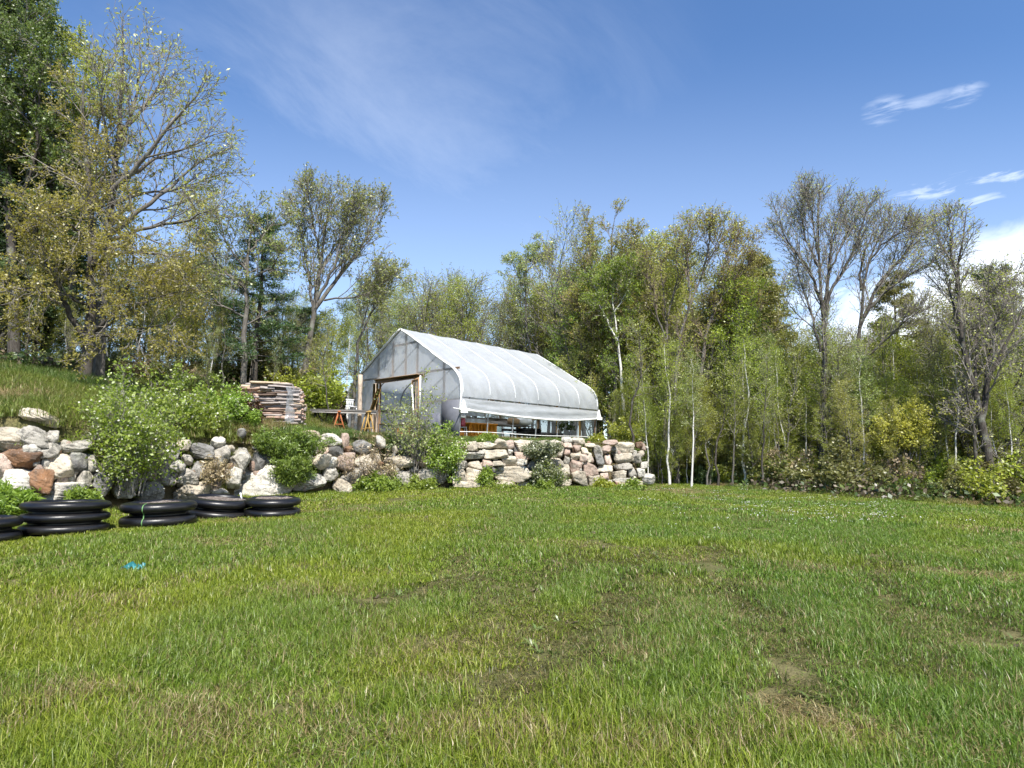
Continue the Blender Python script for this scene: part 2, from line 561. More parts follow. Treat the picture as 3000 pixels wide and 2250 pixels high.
EDGE = np.array([(6.3, 38), (7.0, 36), (9.3, 29), (10.9, 25.6), (13.5, 23.6), (16.6, 21.9), (25, 19.5), (60, 15)])
WOODS = np.concatenate([EDGE, np.array([(400, 15), (400, 400), (6.3, 400)])])
def in_woods(x, y): return inside(np.asarray(x, float), np.asarray(y, float), WOODS)

gm = MB().grid(np.stack([GX, GY, GZ], -1), flip=False)
g_ob = gm.build('ground', m_ground, smooth=True)
tag(g_ob, kind='structure')
wd = in_woods(GX, GY) | ((GY > 26) & (sdist(GX, GY) > 9.5)) | (GY > 45)
la = g_ob.data.attributes.new('litter', 'FLOAT', 'POINT')
sdg = sdist(GX, GY)
lit = np.where(wd, 0.85, np.where((sdg > -0.3) & (sdg < 0.55), 0.7, 0.12))
la.data.foreach_set('value', lit.ravel().astype(np.float32))

# ------------------------------------------------------------------ greenhouse
m_film, n, out = mat('poly_film')
t = n.n('ShaderNodeTexCoord')
nz = n.noise(t.outputs['Object'], 1.2, 6, 0.6)
col = n.ramp(nz, [(0.25, (0.55, 0.585, 0.61)), (0.75, (0.70, 0.73, 0.755))])
nf = n.noise(t.outputs['Object'], 60.0, 3, 0.6)
col = n.mix(0.22, col, n.ramp(nf, [(0.35, (0.42, 0.45, 0.48)), (0.65, (0.86, 0.88, 0.90))]))
d1 = n.n('ShaderNodeBsdfDiffuse'); n.put(d1.inputs[0], col)
d2 = n.n('ShaderNodeBsdfTranslucent'); n.put(d2.inputs[0], col)
s1 = n.n('ShaderNodeMixShader'); s1.inputs[0].default_value = 0.55
lk = m_film.node_tree.links.new
lk(d1.outputs[0], s1.inputs[1]); lk(d2.outputs[0], s1.inputs[2])
g1 = n.n('ShaderNodeBsdfGlossy'); g1.inputs['Roughness'].default_value = 0.34
s2 = n.n('ShaderNodeMixShader'); s2.inputs[0].default_value = 0.07
lk(s1.outputs[0], s2.inputs[1]); lk(g1.outputs[0], s2.inputs[2])
tr = n.n('ShaderNodeBsdfTransparent'); tr.inputs[0].default_value = (0.95, 0.97, 1, 1)
s3 = n.n('ShaderNodeMixShader'); s3.inputs[0].default_value = 0.06
lk(s2.outputs[0], s3.inputs[1]); lk(tr.outputs[0], s3.inputs[2])
bp = n.n('ShaderNodeBump'); bp.inputs['Strength'].default_value = 0.35; bp.inputs['Distance'].default_value = 0.03
n.put(bp.inputs['Height'], n.noise(t.outputs['Object'], 3.0, 6, 0.6, 1.0))
for q in (d1, g1): n.put(q.inputs['Normal'], bp.outputs[0])
lk(s3.outputs[0], out.inputs[0])
# end wall film: a single, clearer layer
m_film2 = m_film.copy(); m_film2.name = 'end_wall_film'
for q in m_film2.node_tree.nodes:
    if q.type == 'MIX_SHADER' and q.inputs[2].is_linked and q.inputs[2].links[0].from_node.type == 'BSDF_TRANSPARENT': q.inputs[0].default_value = 0.42
    if q.type == 'MIX_SHADER' and q.inputs[2].is_linked and q.inputs[2].links[0].from_node.type == 'BSDF_TRANSLUCENT': q.inputs[0].default_value = 0.55

m_white = simple('white_plastic', (0.78, 0.78, 0.76), 0.45, 0.08, 8, dirt_glint=((0.5, 0.48, 0.44), 0.35))
m_band = simple('film_crease', (0.62, 0.64, 0.65), 0.5, 0.06, 8)
m_galv = simple('galvanised_pipe', (0.36, 0.37, 0.38), 0.42, 0.2, 12, metal=0.7)
m_stud = simple('pine_stud', (0.36, 0.22, 0.12), 0.8, 0.3, 6, stretch=(5, 5, 0.7))
m_head = simple('door_header_wood', (0.30, 0.20, 0.12), 0.8, 0.3, 6, stretch=(1, 5, 5))
m_yel = simple('yellow_lumber', (0.52, 0.30, 0.07), 0.75, 0.25, 6, stretch=(5, 5, 0.7))
m_brn = simple('brown_lumber', (0.16, 0.10, 0.06), 0.8, 0.3, 6, stretch=(1, 5, 5))
m_pale = simple('pale_post_wood', (0.44, 0.35, 0.265), 0.9, 0.4, 9, stretch=(3, 3, 0.8), bump=0.8, dirt_glint=((0.13, 0.10, 0.07), 0.9))
m_weath = simple('weathered_board', (0.34, 0.32, 0.29), 0.85, 0.3, 6, stretch=(1, 6, 6), bump=0.3)
m_panel = simple('dull_skirt_panel', (0.13, 0.135, 0.155), 0.6, 0.25, 1.5, spec=0.2, dirt_glint=((0.05, 0.055, 0.08), 0.9))

ANG = math.atan2(0.739, 0.674)
G0 = np.array([-2.07, 24.6, 2.36])
gh = empty('greenhouse', G0, ANG, 'white plastic covered greenhouse with a pointed roof and rolled up side', 'greenhouse')
GW, GL, NB_ = 7.48, 9.15, 7
prof = np.array([(0, -0.05), (-0.08, .8), (-0.17, 1.56), (-0.19, 1.95), (-0.14, 2.3), (0.02, 2.6), (0.32, 2.84), (1.09, 3.26), (2.1, 3.90), (3.1, 4.50), (3.74, 4.87)])
def smooth_prof(k):
    s = np.concatenate([[0], np.cumsum(np.hypot(*np.diff(prof, axis=0).T))])
    q = np.linspace(0, s[-1], k)
    a = np.stack([np.interp(q, s, prof[:, 0]), np.interp(q, s, prof[:, 1])], 1)
    for _ in range(3):
        a[1:-1] = 0.25 * a[:-2] + 0.5 * a[1:-1] + 0.25 * a[2:]
    return a
half = smooth_prof(46)
full = np.concatenate([half, np.stack([GW - half[::-1][1:, 0], half[::-1][1:, 1]], 1)])     # right foot -> ridge -> left foot
FT = np.array([full[i] for i in range(len(full))])
tang = unit(np.gradient(FT, axis=0)); nrm = np.stack([tang[:, 1] * -1, tang[:, 0]], 1)
cen = np.array([GW / 2, 1.8])
nrm = np.where((((FT - cen) * nrm).sum(1) < 0)[:, None], -nrm, nrm)
def top_h(tt):
    i = np.argsort(FT[:, 0]); return np.interp(tt, FT[i, 0], np.where(FT[i, 1] < 1.0, 1.0, FT[i, 1]))
def roof_h(tt):
    up = FT[(FT[:, 1] > 2.25)]
    return np.interp(tt, up[:, 0], up[:, 1])
spc = GL / (NB_ - 1)
HIP = 1.56
sel = np.where(FT[:, 1] > HIP)[0]
ns = 110
S = np.linspace(-0.05, GL + 0.05, ns)
frac = (S / spc) % 1.0
sag = np.sin(np.clip(frac, 0, 1) * PI) ** 2
V = np.zeros((ns, len(sel), 3))
for k, i in enumerate(sel):
    hgt = FT[i, 1]
    roofness = sstep(1.4, 2.4, hgt) * (1 - 0.5 * sstep(4.2, 4.87, hgt))
    wr = (fbm(S * 2.6 + hgt * 1.6, np.full(ns, hgt * 0.8 + i * 0.02), 21, 5) - 0.5) * 0.12
    puck = np.exp(-((hgt - 1.75) / 0.45) ** 2) * 0.085 * np.sin(S * 9 + hgt * 5 + 3 * fbm(S, S * 0 + hgt, 4, 3))
    off = 0.032 - 0.05 * sag * roofness + wr * (0.35 + 0.65 * sag) * 0.6 + puck * sag * (i < 40)
    V[:, k, 0] = S
    V[:, k, 1] = FT[i, 0] + nrm[i, 0] * off
    V[:, k, 2] = FT[i, 1] + nrm[i, 1] * off
rf = MB().grid(V); rf.build('roof_film', m_film, gh, smooth=True)
# bows and the lighter bands where the film lies on them
for k in range(NB_):
    s0 = k * spc
    P = np.stack([np.full(len(FT), s0), FT[:, 0], FT[:, 1]], 1)
    MB().tube(P, 0.028, 8).build('bow', m_galv, gh, smooth=True)
    a = [i for i in range(len(FT)) if FT[i, 1] > 1.7]
    wdt = 0.018 if 0 < k < NB_ - 1 else 0.05
    wob = (fbm(np.arange(len(FT)) * 0.21, np.full(len(FT), k * 3.1), 8, 3) - 0.5) * 0.03
    rows = []
    for ss, oo in ((-wdt, 0.026), (-wdt * 0.5, 0.042), (wdt * 0.5, 0.042), (wdt, 0.026)):
        rows.append(np.stack([s0 + ss + wob[a], FT[a, 0] + nrm[a, 0] * oo, FT[a, 1] + nrm[a, 1] * oo], 1))
    MB().grid(np.array(rows)).build('film_band', m_band, gh, smooth=True)
# wrapped white edge of the front bow
P = np.stack([np.full(len(FT), -0.07), FT[:, 0] + nrm[:, 0] * 0.02, FT[:, 1] + nrm[:, 1] * 0.02], 1)
kk = [i for i in range(len(FT)) if FT[i, 1] > 0.9]
P = P[kk] + np.stack([(fbm(np.arange(len(kk)) * 0.5, np.zeros(len(kk)), 3, 3) - 0.5) * 0.05] * 3, 1)
rr = 0.045 + 0.03 * (fbm(np.arange(len(kk)) * 0.9, np.zeros(len(kk)), 13, 3) - 0.5)
MB().tube(P, rr, 8).build('front_edge_wrap', m_white, gh, smooth=True)
# hip boards, roll-up curtain on the right side and its roll
for tt in (-0.17, GW + 0.17):
    MB().box((GL / 2, tt, HIP), (GL + 0.1, 0.035, 0.085), bev=0.006).build('hip_board', m_weath, gh)
rollz = np.interp(S / GL, [0, 0.12, 0.35, 0.6, 0.8, 1.0], [1.14, 1.10, 1.02, 0.99, 1.06, 1.22])
nv = 16
V = np.zeros((ns, nv, 3))
for j in range(nv):
    q = j / (nv - 1)
    fold = 0.05 * np.sin(q * PI) * (fbm(S * 1.1, np.full(ns, q * 2.2), 31, 4) - 0.25) * 2 + 0.06 * q
    fold = fold + 0.018 * np.sin(q * 9 + S * 0.6 + 2 * fbm(S * .6, S * 0, 2, 2)) * np.sin(q * PI)
    V[:, j] = np.stack([S - 0.06 + 0.12 * S / GL, -0.205 - fold, (HIP + 0.03) * (1 - q) + rollz * q], 1)
cu = MB().grid(V); cu.build('roll_up_curtain', m_film, gh, smooth=True)
P = np.stack([np.linspace(-0.55, GL + 0.32, 40), np.full(40, -0.27), np.interp(np.linspace(-0.55, GL + 0.32, 40) / GL, [-.06, 0, 0.12, 0.35, 0.6, 0.8, 1.0, 1.04], [1.18, 1.14, 1.10, 1.02, 0.99, 1.06, 1.22, 1.27])], 1)
rr = np.full(40, 0.045); rr[0:2] = 0.016; rr[-1] = 0.03; rr[-2] = 0.05; rr[2:4] = 0.075
MB().tube(P, rr, 10).build('roll_bar', m_white, gh, smooth=True)
# bunched plastic at both ends of the roll
for sx, zz in ((0.02, 1.12), (GL + 0.02, 1.26)):
    n_ = 14
    th = np.linspace(0, 2 * PI, 17)
    hh = np.linspace(0, 1, n_)
    V = np.zeros((n_, 17, 3))
    for a_, q in enumerate(hh):
        rad = (0.13 * (1 - q) + 0.03) * (1 + 0.35 * np.sin(th * 4 + q * 3))
        V[a_] = np.stack([sx + rad * np.cos(th) * 1.1, -0.26 + rad * np.sin(th) * 0.7, np.full(17, zz - 0.10 + 0.5 * q)], 1)
    MB().grid(V).build('bunched_film', m_white, gh, smooth=True)
# ground-level string rail along the open side
MB().tube(np.stack([np.linspace(0, GL, 20), np.full(20, -0.06), 0.30 + 0.02 * np.sin(np.linspace(0, 9, 20))], 1), 0.017, 6).build('side_rail', m_white, gh, smooth=True)
# left side wall film
V = np.zeros((ns, 12, 3))
for j in range(12):
    q = j / 11
    V[:, j] = np.stack([S, GW + 0.17 - 0.14 * (1 - q) + 0.03 * (fbm(S * 1.4, np.full(ns, q * 2), 77, 3) - 0.5), np.full(ns, 0.02 + q * HIP)], 1)
MB().grid(V).build('side_wall_film', m_film, gh, smooth=True)
# end walls
DR0, DR1, DRH = 2.72, 5.33, 2.62
def end_wall(s0, door, name, m, tmin=0.0):
    mb = MB()
    ts = np.unique(np.concatenate([np.linspace(-0.17, GW + 0.17, 70), [DR0, DR1]]))
    for a_, c_ in zip(ts[:-1], ts[1:]):
        mid = (a_ + c_) / 2
        if c_ <= tmin: continue
        z0 = DRH if (door and DR0 - 1e-6 < mid < DR1 + 1e-6) else 0.02
        zs = []
        for tt in (a_, c_):
            tq = min(max(tt, FT[:, 0].min() + 0.001), FT[:, 0].max() - 0.001)
            zs.append(roof_h(tq) if -0.19 <= tq <= GW + 0.19 else 2)
        nz_ = 12
        V = np.zeros((2, nz_, 3))
        for i_, tt in enumerate((a_, c_)):
            hz = z0 + (zs[i_] - 0.01 - z0) * np.linspace(0, 1, nz_)
            x = s0 + 0.05 * (fbm(np.full(nz_, tt * 1.2), hz * 2.5, 41, 4) - 0.5)
            V[i_] = np.stack([x, np.full(nz_, tt), hz], 1)
        mb.grid(V)
    return mb.build(name, m, gh, smooth=True)
end_wall(-0.015, True, 'front_film', m_film2)
end_wall(GL + 0.0, False, 'rear_film', m_film2)
def stud(s0, tt, z0, z1, m=None, w=0.10, d=0.045):
    MB().box((s0, tt, (z0 + z1) / 2), (d, w, z1 - z0), bev=0.004).build('stud', m or m_stud, gh)
SD = 0.055
for tt, z0 in ((0.95, 0.0), (2.66, DRH + 0.16), (3.45, DRH + 0.16), (4.35, DRH + 0.16), (5.41, DRH + 0.16)):
    stud(SD, tt, z0, roof_h(tt) - 0.05)
for a_, c_, z in ((0.05, 0.90, 2.83), (1.0, 2.6, 2.84), (5.46, 6.9, 2.86), (2.71, 3.40, 4.20), (3.5, 4.30, 4.20), (0.0, 0.9, 1.58), (1.0, 2.6, 1.58)):
    MB().box((SD, (a_ + c_) / 2, z), (0.045, c_ - a_, 0.085), bev=0.004).build('girt', m_stud, gh)
# door frame: pale bark-flecked posts, brown header
MB().box((-0.10, DR1 + 0.06, DRH / 2 - 0.02), (0.16, 0.24, DRH + 0.02), bev=0.02).build('door_post', m_pale, gh)
MB().box((0.03, DR1 - 0.10, DRH / 2), (0.09, 0.06, DRH), bev=0.01).build('door_post', m_stud, gh)
MB().box((0.02, DR0 - 0.05, DRH / 2), (0.14, 0.13, DRH + 0.02), bev=0.015).build('door_post', m_pale, gh)
MB().box((-0.04, (DR0 + DR1) / 2 - 0.25, DRH + 0.06), (0.10, DR1 - DR0 + 0.75, 0.15), bev=0.01).box((-0.12, (DR0 + DR1) / 2 - 0.1, DRH + 0.15), (0.12, DR1 - DR0 + 0.4, 0.03)).build('door_header', m_head, gh)
# grey skirt panels low on the front wall
MB().box((-0.085, 0.40, 0.78), (0.012, 1.06, 1.54)).build('skirt_panel', m_panel, gh)
MB().box((-0.085, 1.83, 0.55), (0.012, 1.6, 1.05)).build('skirt_panel', m_panel, gh)
# open door leaf: a wooden frame hinged at the right jamb and swung outwards
def bars(lst, name, m, par, w=0.08, h=0.05):
    mb = MB()
    for p, q in lst: mb.bar(p, q, w, h, up=(1, 0, 0))
    return mb.build(name, m, par)
hx, hy = -0.22, 2.62
ex, ey = -0.75, 1.55
bars([((hx, hy, .1), (hx, hy, 2.52)), ((ex, ey, .1), (ex, ey, 2.5)), ((hx, hy, 2.47), (ex, ey, 2.45)), ((hx, hy, .15), (ex, ey, .15)), ((hx, hy, 1.2), (ex, ey, 1.2))], 'door_leaf', m_stud, gh, 0.09)
MB().tube([(hx - 0.12, hy - 0.10, 2.3), (hx - 0.16, hy - 0.28, 1.2), (hx - 0.1, hy - 0.42, 0.05)], 0.032, 6).build('door_brace', m_white, gh, smooth=True)
MB().bar((ex - 0.05, ey - 0.12, 0.9), (ex - 0.05, ey - 0.14, 2.55), 0.045, 0.045).build('door_stile', m_white, gh)
# corner post bundle at the open side, rear corner, and a diagonal brace
MB().bar((0.0, 0.06, 0), (0.0, 0.0, 1.5), 0.09, 0.05).build('corner_post', m_galv, gh)
MB().bar((-0.06, 0.16, 0), (-0.06, 0.06, 1.45), 0.05, 0.05).build('corner_post', m_weath, gh)
MB().bar((GL, 0.02, 0), (GL, -0.1, 1.5), 0.12, 0.08).build('corner_post', m_brn, gh)
MB().bar((GL - 1.1, 0.02, 1.3), (GL - 0.15, 0.06, 0.1), 0.035, 0.035).build('diagonal_brace', m_galv, gh)
# rear wall frame seen through the open side
for tt, m_ in ((0.85, m_yel), (2.3, m_yel), (3.6, m_stud), (4.9, m_yel), (6.4, m_stud)):
    stud(GL - 0.07, tt, 0, roof_h(tt) - 0.06, m_, 0.11, 0.05)
for z in (1.35, 2.6):
    MB().box((GL - 0.12, GW / 2, z), (0.045, GW - 0.4, 0.09)).build('girt', m_stud, gh)
MB().box((GL / 2, GW - 0.02, 0.95), (GL - 0.2, 0.045, 0.09)).build('girt', m_stud, gh)
# ------------------------------------------------------------------ things in and round the greenhouse
m_orange = simple('orange_plastic', (0.88, 0.34, 0.02), 0.5, 0.12, 7, dirt_glint=((0.5, 0.17, 0.015), 0.7))
m_red = simple('dark_red_plastic', (0.24, 0.02, 0.035), 0.4, 0.2, 6)
m_black = simple('black_plastic', (0.018, 0.018, 0.019), 0.35, 0.3, 5)
m_blackm = simple('black_metal', (0.02, 0.02, 0.022), 0.5, 0.3, 5)
m_teal = simple('pale_teal_glass', (0.38, 0.52, 0.52), 0.25, 0.12, 4)
m_bag = simple('white_feed_bag', (0.66, 0.68, 0.70), 0.6, 0.12, 3, dirt_glint=((0.35, 0.42, 0.5), 0.5))
m_bagb = simple('brown_burlap', (0.26, 0.18, 0.10), 0.9, 0.4, 12)
m_rust = simple('rusty_orange_metal', (0.32, 0.10, 0.03), 0.8, 0.4, 9)
m_brace = simple('yellow_brown_board', (0.34, 0.21, 0.06), 0.85, 0.35, 5, stretch=(3, 3, 1))

def glocal(s, t_, z=0.0):
    return np.array([G0[0] + s * math.cos(ANG) - t_ * math.sin(ANG), G0[1] + s * math.sin(ANG) + t_ * math.cos(ANG), G0[2] + z])

def ribbed_bin(label, loc, rz, L, Wd, Hh, group):
    e = empty('orange_bin', loc, rz, label, 'bin', group)
    legh = 0.16
    mb = MB()
    th = 0.03
    for sx in (-1, 1): mb.box((sx * (L / 2 - th / 2), 0, legh + Hh / 2), (th, Wd, Hh), bev=0.008)
    for sy in (-1, 1): mb.box((0, sy * (Wd / 2 - th / 2), legh + Hh / 2), (L - 2 * th, th, Hh), bev=0.008)
    mb.box((0, 0, legh + 0.02), (L - 2 * th, Wd - 2 * th, 0.04))
    mb.build('tub', m_orange, e)
    mb = MB()
    for sx in (-1, 1): mb.box((sx * L / 2, 0, legh + Hh + 0.012), (0.07, Wd + 0.07, 0.045), bev=0.01)
    for sy in (-1, 1): mb.box((0, sy * Wd / 2, legh + Hh + 0.012), (L - 0.07, 0.07, 0.045), bev=0.01)
    mb.build('rim', m_orange, e)
    for k in range(8):
        x = -L / 2 + L * (k + 0.5) / 8
        for sy in (-1, 1): MB().box((x, sy * (Wd / 2 + 0.012), legh + Hh * 0.5), (0.05, 0.022, Hh * 0.86), bev=0.008).build('rib', m_orange, e)
    for sx in (-1, 1):
        for sy in (-1, 1): MB().box((sx * L * 0.33, sy * Wd * 0.36, legh / 2), (0.14, 0.10, legh), bev=0.01).build('foot', m_orange, e)
    return e
ribbed_bin('long orange ribbed plastic bin standing just inside the rolled up side', glocal(1.75, 0.75, 0.02), ANG - R(2), 1.55, 0.75, 0.50, 'orange bins in the greenhouse')
ribbed_bin('orange ribbed plastic bin seen through the open doorway', glocal(1.1, 4.15, 0.02), ANG + PI / 2, 1.9, 0.8, 0.42, 'orange bins in the greenhouse')

# red drum with a white lid on a small stand
q = glocal(0.55, 0.42, 0.0)
e = empty('drinks_cooler', q + np.array([0, 0, 0.52]), 0, 'dark red round cooler with a white lid beside the orange bin', 'cooler')
MB().lathe([(0.0, 0.02), (0.13, 0.0), (0.145, 0.05), (0.15, 0.34), (0.0, 0.345)], 24).build('body', m_red, e, smooth=True)
MB().lathe([(0.0, 0.44), (0.11, 0.435), (0.155, 0.41), (0.158, 0.348), (0.0, 0.35)], 24).build('lid', m_white, e, smooth=True)
e = empty('wire_stand', q, 0.3, 'small white wire stand under the red cooler', 'stand')
MB().box((0, 0, 0.50), (0.36, 0.36, 0.03), bev=0.008).build('top', m_white, e)
for sx in (-1, 1):
    for sy in (-1, 1): MB().tube([(sx * .15, sy * .15, 0.49), (sx * .18, sy * .18, 0.0)], 0.012, 6).build('leg', m_white, e)

def table(label, loc, rz, L, Wd, h, top, legm, group='work tables in the greenhouse', name='work_table', thick=0.05):
    e = empty(name, loc, rz, label, 'table', group)
    mb = MB()
    nb = 4
    for k in range(nb): mb.box((0.01 * (k % 2), -Wd / 2 + Wd * (k + .5) / nb, h - thick / 2 + 0.003 * (k % 2)), (L, Wd / nb - 0.008, thick), bev=0.005)
    mb.build('tabletop', top, e)
    for sx in (-1, 1):
        for sy in (-1, 1): MB().box((sx * (L / 2 - .12), sy * (Wd / 2 - .09), (h - thick) / 2), (0.05, 0.05, h - thick), bev=0.004).build('leg', legm, e)
    mb = MB()
    for sy in (-1, 1): mb.box((0, sy * (Wd / 2 - .09), h * 0.72), (L - 0.3, 0.035, 0.06))
    mb.build('rail', legm, e)
    return e
table('long grey plank table with black legs in the middle of the greenhouse', glocal(4.1, 1.5, 0), ANG, 3.0, 0.9, 0.78, m_weath, m_blackm)
table('dark low bench under the grey plank table', glocal(5.4, 1.0, 0), ANG + 0.03, 2.4, 0.7, 0.42, m_black, m_blackm)
table('table with an orange edge behind the doorway', glocal(2.1, 4.6, 0), ANG + PI / 2, 2.5, 0.8, 0.95, m_yel, m_blackm)
# board leaning on the table edge, bags and trays on it
def top_thing(name, label, cat, mb, m, loc, rz=0, group=None, smooth=False):
    o = mb.build(name, m, None, smooth, loc, (0, 0, rz)); return tag(o, label, cat, group)
def sack(L, Wd, h, seed, nu=14, nv=18):
    a = np.linspace(-PI / 2, PI / 2, nu)[:, None]; t_ = np.linspace(0, 2 * PI, nv)[None]
    p = 0.55
    sg = lambda v, k: np.sign(v) * np.abs(v) ** k
    x = L / 2 * sg(np.cos(a), p) * sg(np.cos(t_), p); y = Wd / 2 * sg(np.cos(a), p) * sg(np.sin(t_), p); z = h / 2 + h / 2 * sg(np.sin(a), 0.8) * np.ones_like(t_)
    w = 1 + 0.22 * (fbm(x * 7 + seed, y * 7 + z * 9, seed, 3) - 0.5)
    V = np.stack([x * w, y * w, np.maximum(z * (1 + 0.25 * (fbm(x * 5, y * 5, seed + 3, 3) - .5)), 0)], -1)
    return MB().grid(V)
top_thing('board', 'weathered grey board lying on the plank table behind the orange bin', 'board', MB().box((0, 0, 0.13), (1.3, 0.05, 0.24), bev=0.006), m_weath, glocal(3.35, 1.15, 0.785), ANG)
top_thing('sack', 'brown burlap sack on the plank table', 'sack', sack(0.62, 0.45, 0.30, 3), m_bagb, glocal(4.45, 1.2, 0.785), ANG, smooth=True)
top_thing('sack', 'blue and white printed feed bag lying on the plank table', 'sack', sack(0.95, 0.5, 0.36, 8), m_bag, glocal(5.2, 1.2, 0.785), ANG + .1, smooth=True)
top_thing('glass_pane', 'pale teal sheet of glass leaning under the plank table', 'pane', MB().box((0, 0, 0.33), (0.75, 0.015, 0.62)), m_teal, glocal(3.15, 1.05, 0.02), ANG)
e = empty('tray_stack', glocal(5.3, 1.0, 0.425), ANG, 'stack of black plastic growing trays on the low bench', 'trays')
for k in range(3):
    mb = MB().box((0.03 * (k % 2), 0, 0.03 + 0.075 * k), (1.1, 0.54, 0.055), bev=0.01)
    mb.box((0.03 * (k % 2), 0, 0.062 + 0.075 * k), (1.16, 0.60, 0.014))
    mb.build('tray', m_black, e)
for k, (s_, z_, lab) in enumerate(((6.6, 0.13, 'lower black pipe roll lying at the back of the open side'), (6.65, 0.37, 'upper black pipe roll lying at the back of the open side'))):
    th = np.linspace(0, 2 * PI, 20)
    mb = MB().tube(np.stack([np.linspace(-0.85, 0.85, 30), np.zeros(30), np.zeros(30)], 1), 0.115 + 0.008 * np.sin(np.linspace(0, 60, 30)), 14)
    mb.tube(np.stack([np.linspace(0.86, 0.95, 6), np.zeros(6), np.zeros(6)], 1), [0.10, 0.12, 0.12, 0.12, 0.12, 0.09], 14)
    top_thing('pipe_roll', lab, 'pipe', mb, m_black, glocal(s_, 0.75, z_), ANG, 'black pipe rolls', True)
m_lf = leaf('leaf_dark', (0.030, 0.055, 0.014), (0.06, 0.09, 0.02))
# seedlings hung and standing by the rear wall: two dark drooping plants in pots
def potted(loc, label, seed):
    rg = np.random.default_rng(seed)
    e = empty('potted_plant', loc, 0, label, 'plant', 'potted plants by the rear wall')
    MB().lathe([(0, 0.0), (0.09, 0.0), (0.12, 0.2), (0.13, 0.2), (0.13, 0.22), (0.11, 0.22), (0.10, 0.19), (0, 0.19)], 14).build('pot', m_black, e, smooth=True)
    MB().tube([(0, 0, 0.18), (0.02, 0, 0.5), (0.05, 0.02, 0.85)], [0.02, 0.017, 0.012], 6).build('stem', m_blackm, e)
    n_ = 40
    c_ = np.stack([rg.normal(0.05, 0.11, n_), rg.normal(0.02, 0.11, n_), rg.normal(0.83, 0.10, n_)], 1)
    V, f = leaf_quads(rg, c_, 0.11, 2.0)
    obj('foliage', mesh('foliage', [(V, [f], 0)], [m_lf]), e)

def leaf_quads(rg, c_, size, aspect=1.7, droop=0.0, flat=0.0, axis=None):
    n_ = len(c_)
    a_ = unit(rg.normal(size=(n_, 3)) + np.array([0, 0, -droop])) if axis is None else unit(axis + 0.35 * rg.normal(size=(n_, 3)))
    r_ = rg.normal(size=(n_, 3)) * np.array([1, 1, 1 - flat]) + np.array([0, 0, 0.001])
    b_ = unit(np.cross(a_, r_))
    s_ = size * (0.6 + 0.8 * rg.random((n_, 1)))
    a_ = a_ * s_ * aspect / 2; b_ = b_ * s_ / 2
    V = np.stack([c_ - a_, c_ + b_ * 1.0 - a_ * 0.1, c_ + a_, c_ - b_ - a_ * 0.1], 1).reshape(-1, 3)
    f = np.arange(n_ * 4).reshape(n_, 4)
    return V, f
potted(glocal(7.6, 0.95, 0), 'taller dark potted plant by the rear wall studs', 4)
potted(glocal(8.0, 0.7, 0), 'shorter dark potted plant beside the rear wall studs', 5)

# left of the greenhouse: plank table on sawhorses, white chair, post, leaning board, metal frame
def on_ground(x, y, dz=0.0): return np.array([x, y, float(H(x, y)) + dz])
pa = at(907, 1197, 23.6); pb = at(1100, 1208, 24.6)
cx_, cy_ = (pa + pb)[:2] / 2
rz_ = math.atan2(pb[1] - pa[1], pb[0] - pa[0]); Lb = float(np.linalg.norm((pb - pa)[:2]))
zt = float((pa[2] + pb[2]) / 2)
e = empty('plank_top', (cx_, cy_, zt - 0.02), rz_, 'long grey plank tabletop laid across two sawhorses', 'planks')
for k in range(3): MB().box((0.04 * k, -0.26 + 0.26 * k, 0), (Lb, 0.25, 0.055), rot=np.array(Matrix.Rotation(0.012 * (k - 1), 3, 'Y')), bev=0.006).build('plank', m_weath, e)
MB().box((0, -0.36, -0.05), (Lb - 0.1, 0.03, 0.12), bev=0.004).build('edge_board', m_weath, e)
def sawhorse(px, label, m_, zt_):
    p_ = at(px, 1200, 23.9); x_, y_ = p_[0], p_[1]
    g_ = float(H(x_, y_)); h_ = zt_ - g_ - 0.085
    e = empty('sawhorse', (x_, y_, g_), rz_, label, 'sawhorse', 'sawhorses under the plank top')
    MB().bar((0, -0.42, h_), (0, 0.42, h_), 0.09, 0.07).build('top_beam', m_, e)
    for sy in (-1, 1):
        for sx in (-1, 1): MB().bar((sx * 0.02, sy * 0.32, h_ - 0.03), (sx * 0.24, sy * 0.38, 0.0), 0.06, 0.045).build('leg', m_, e)
        MB().bar((-0.15, sy * 0.36, h_ * 0.4), (0.15, sy * 0.36, h_ * 0.4), 0.05, 0.03).build('brace', m_, e)
sawhorse(926, 'black sawhorse under the left end of the plank top', m_blackm, zt)
sawhorse(990, 'rusty orange sawhorse under the middle of the plank top', m_rust, zt)
sawhorse(1078, 'yellow brown sawhorse under the right end of the plank top', m_brace, zt)
# small white slatted chair standing on the planks
p_ = at(1029, 1203, 24.15)
e = empty('slatted_chair', (p_[0], p_[1], zt + 0.012), rz_ + 0.3, 'small white slatted chair set on the plank top', 'chair')
MB().box((0, -0.02, 0.13), (0.34, 0.28, 0.03), bev=0.006).build('seat', m_white, e)
mb = MB()
for k in range(4): mb.box((-0.12 + 0.08 * k, 0.13, 0.27), (0.035, 0.02, 0.25))
mb.box((0, 0.13, 0.41), (0.34, 0.03, 0.05)).box((0, 0.13, 0.165), (0.34, 0.03, 0.035))
mb.build('backrest', m_white, e)
for sx in (-1, 1):
    for sy in (-1, 1): MB().box((sx * .15, sy * .12, 0.058), (0.035, 0.035, 0.115)).build('leg', m_white, e)
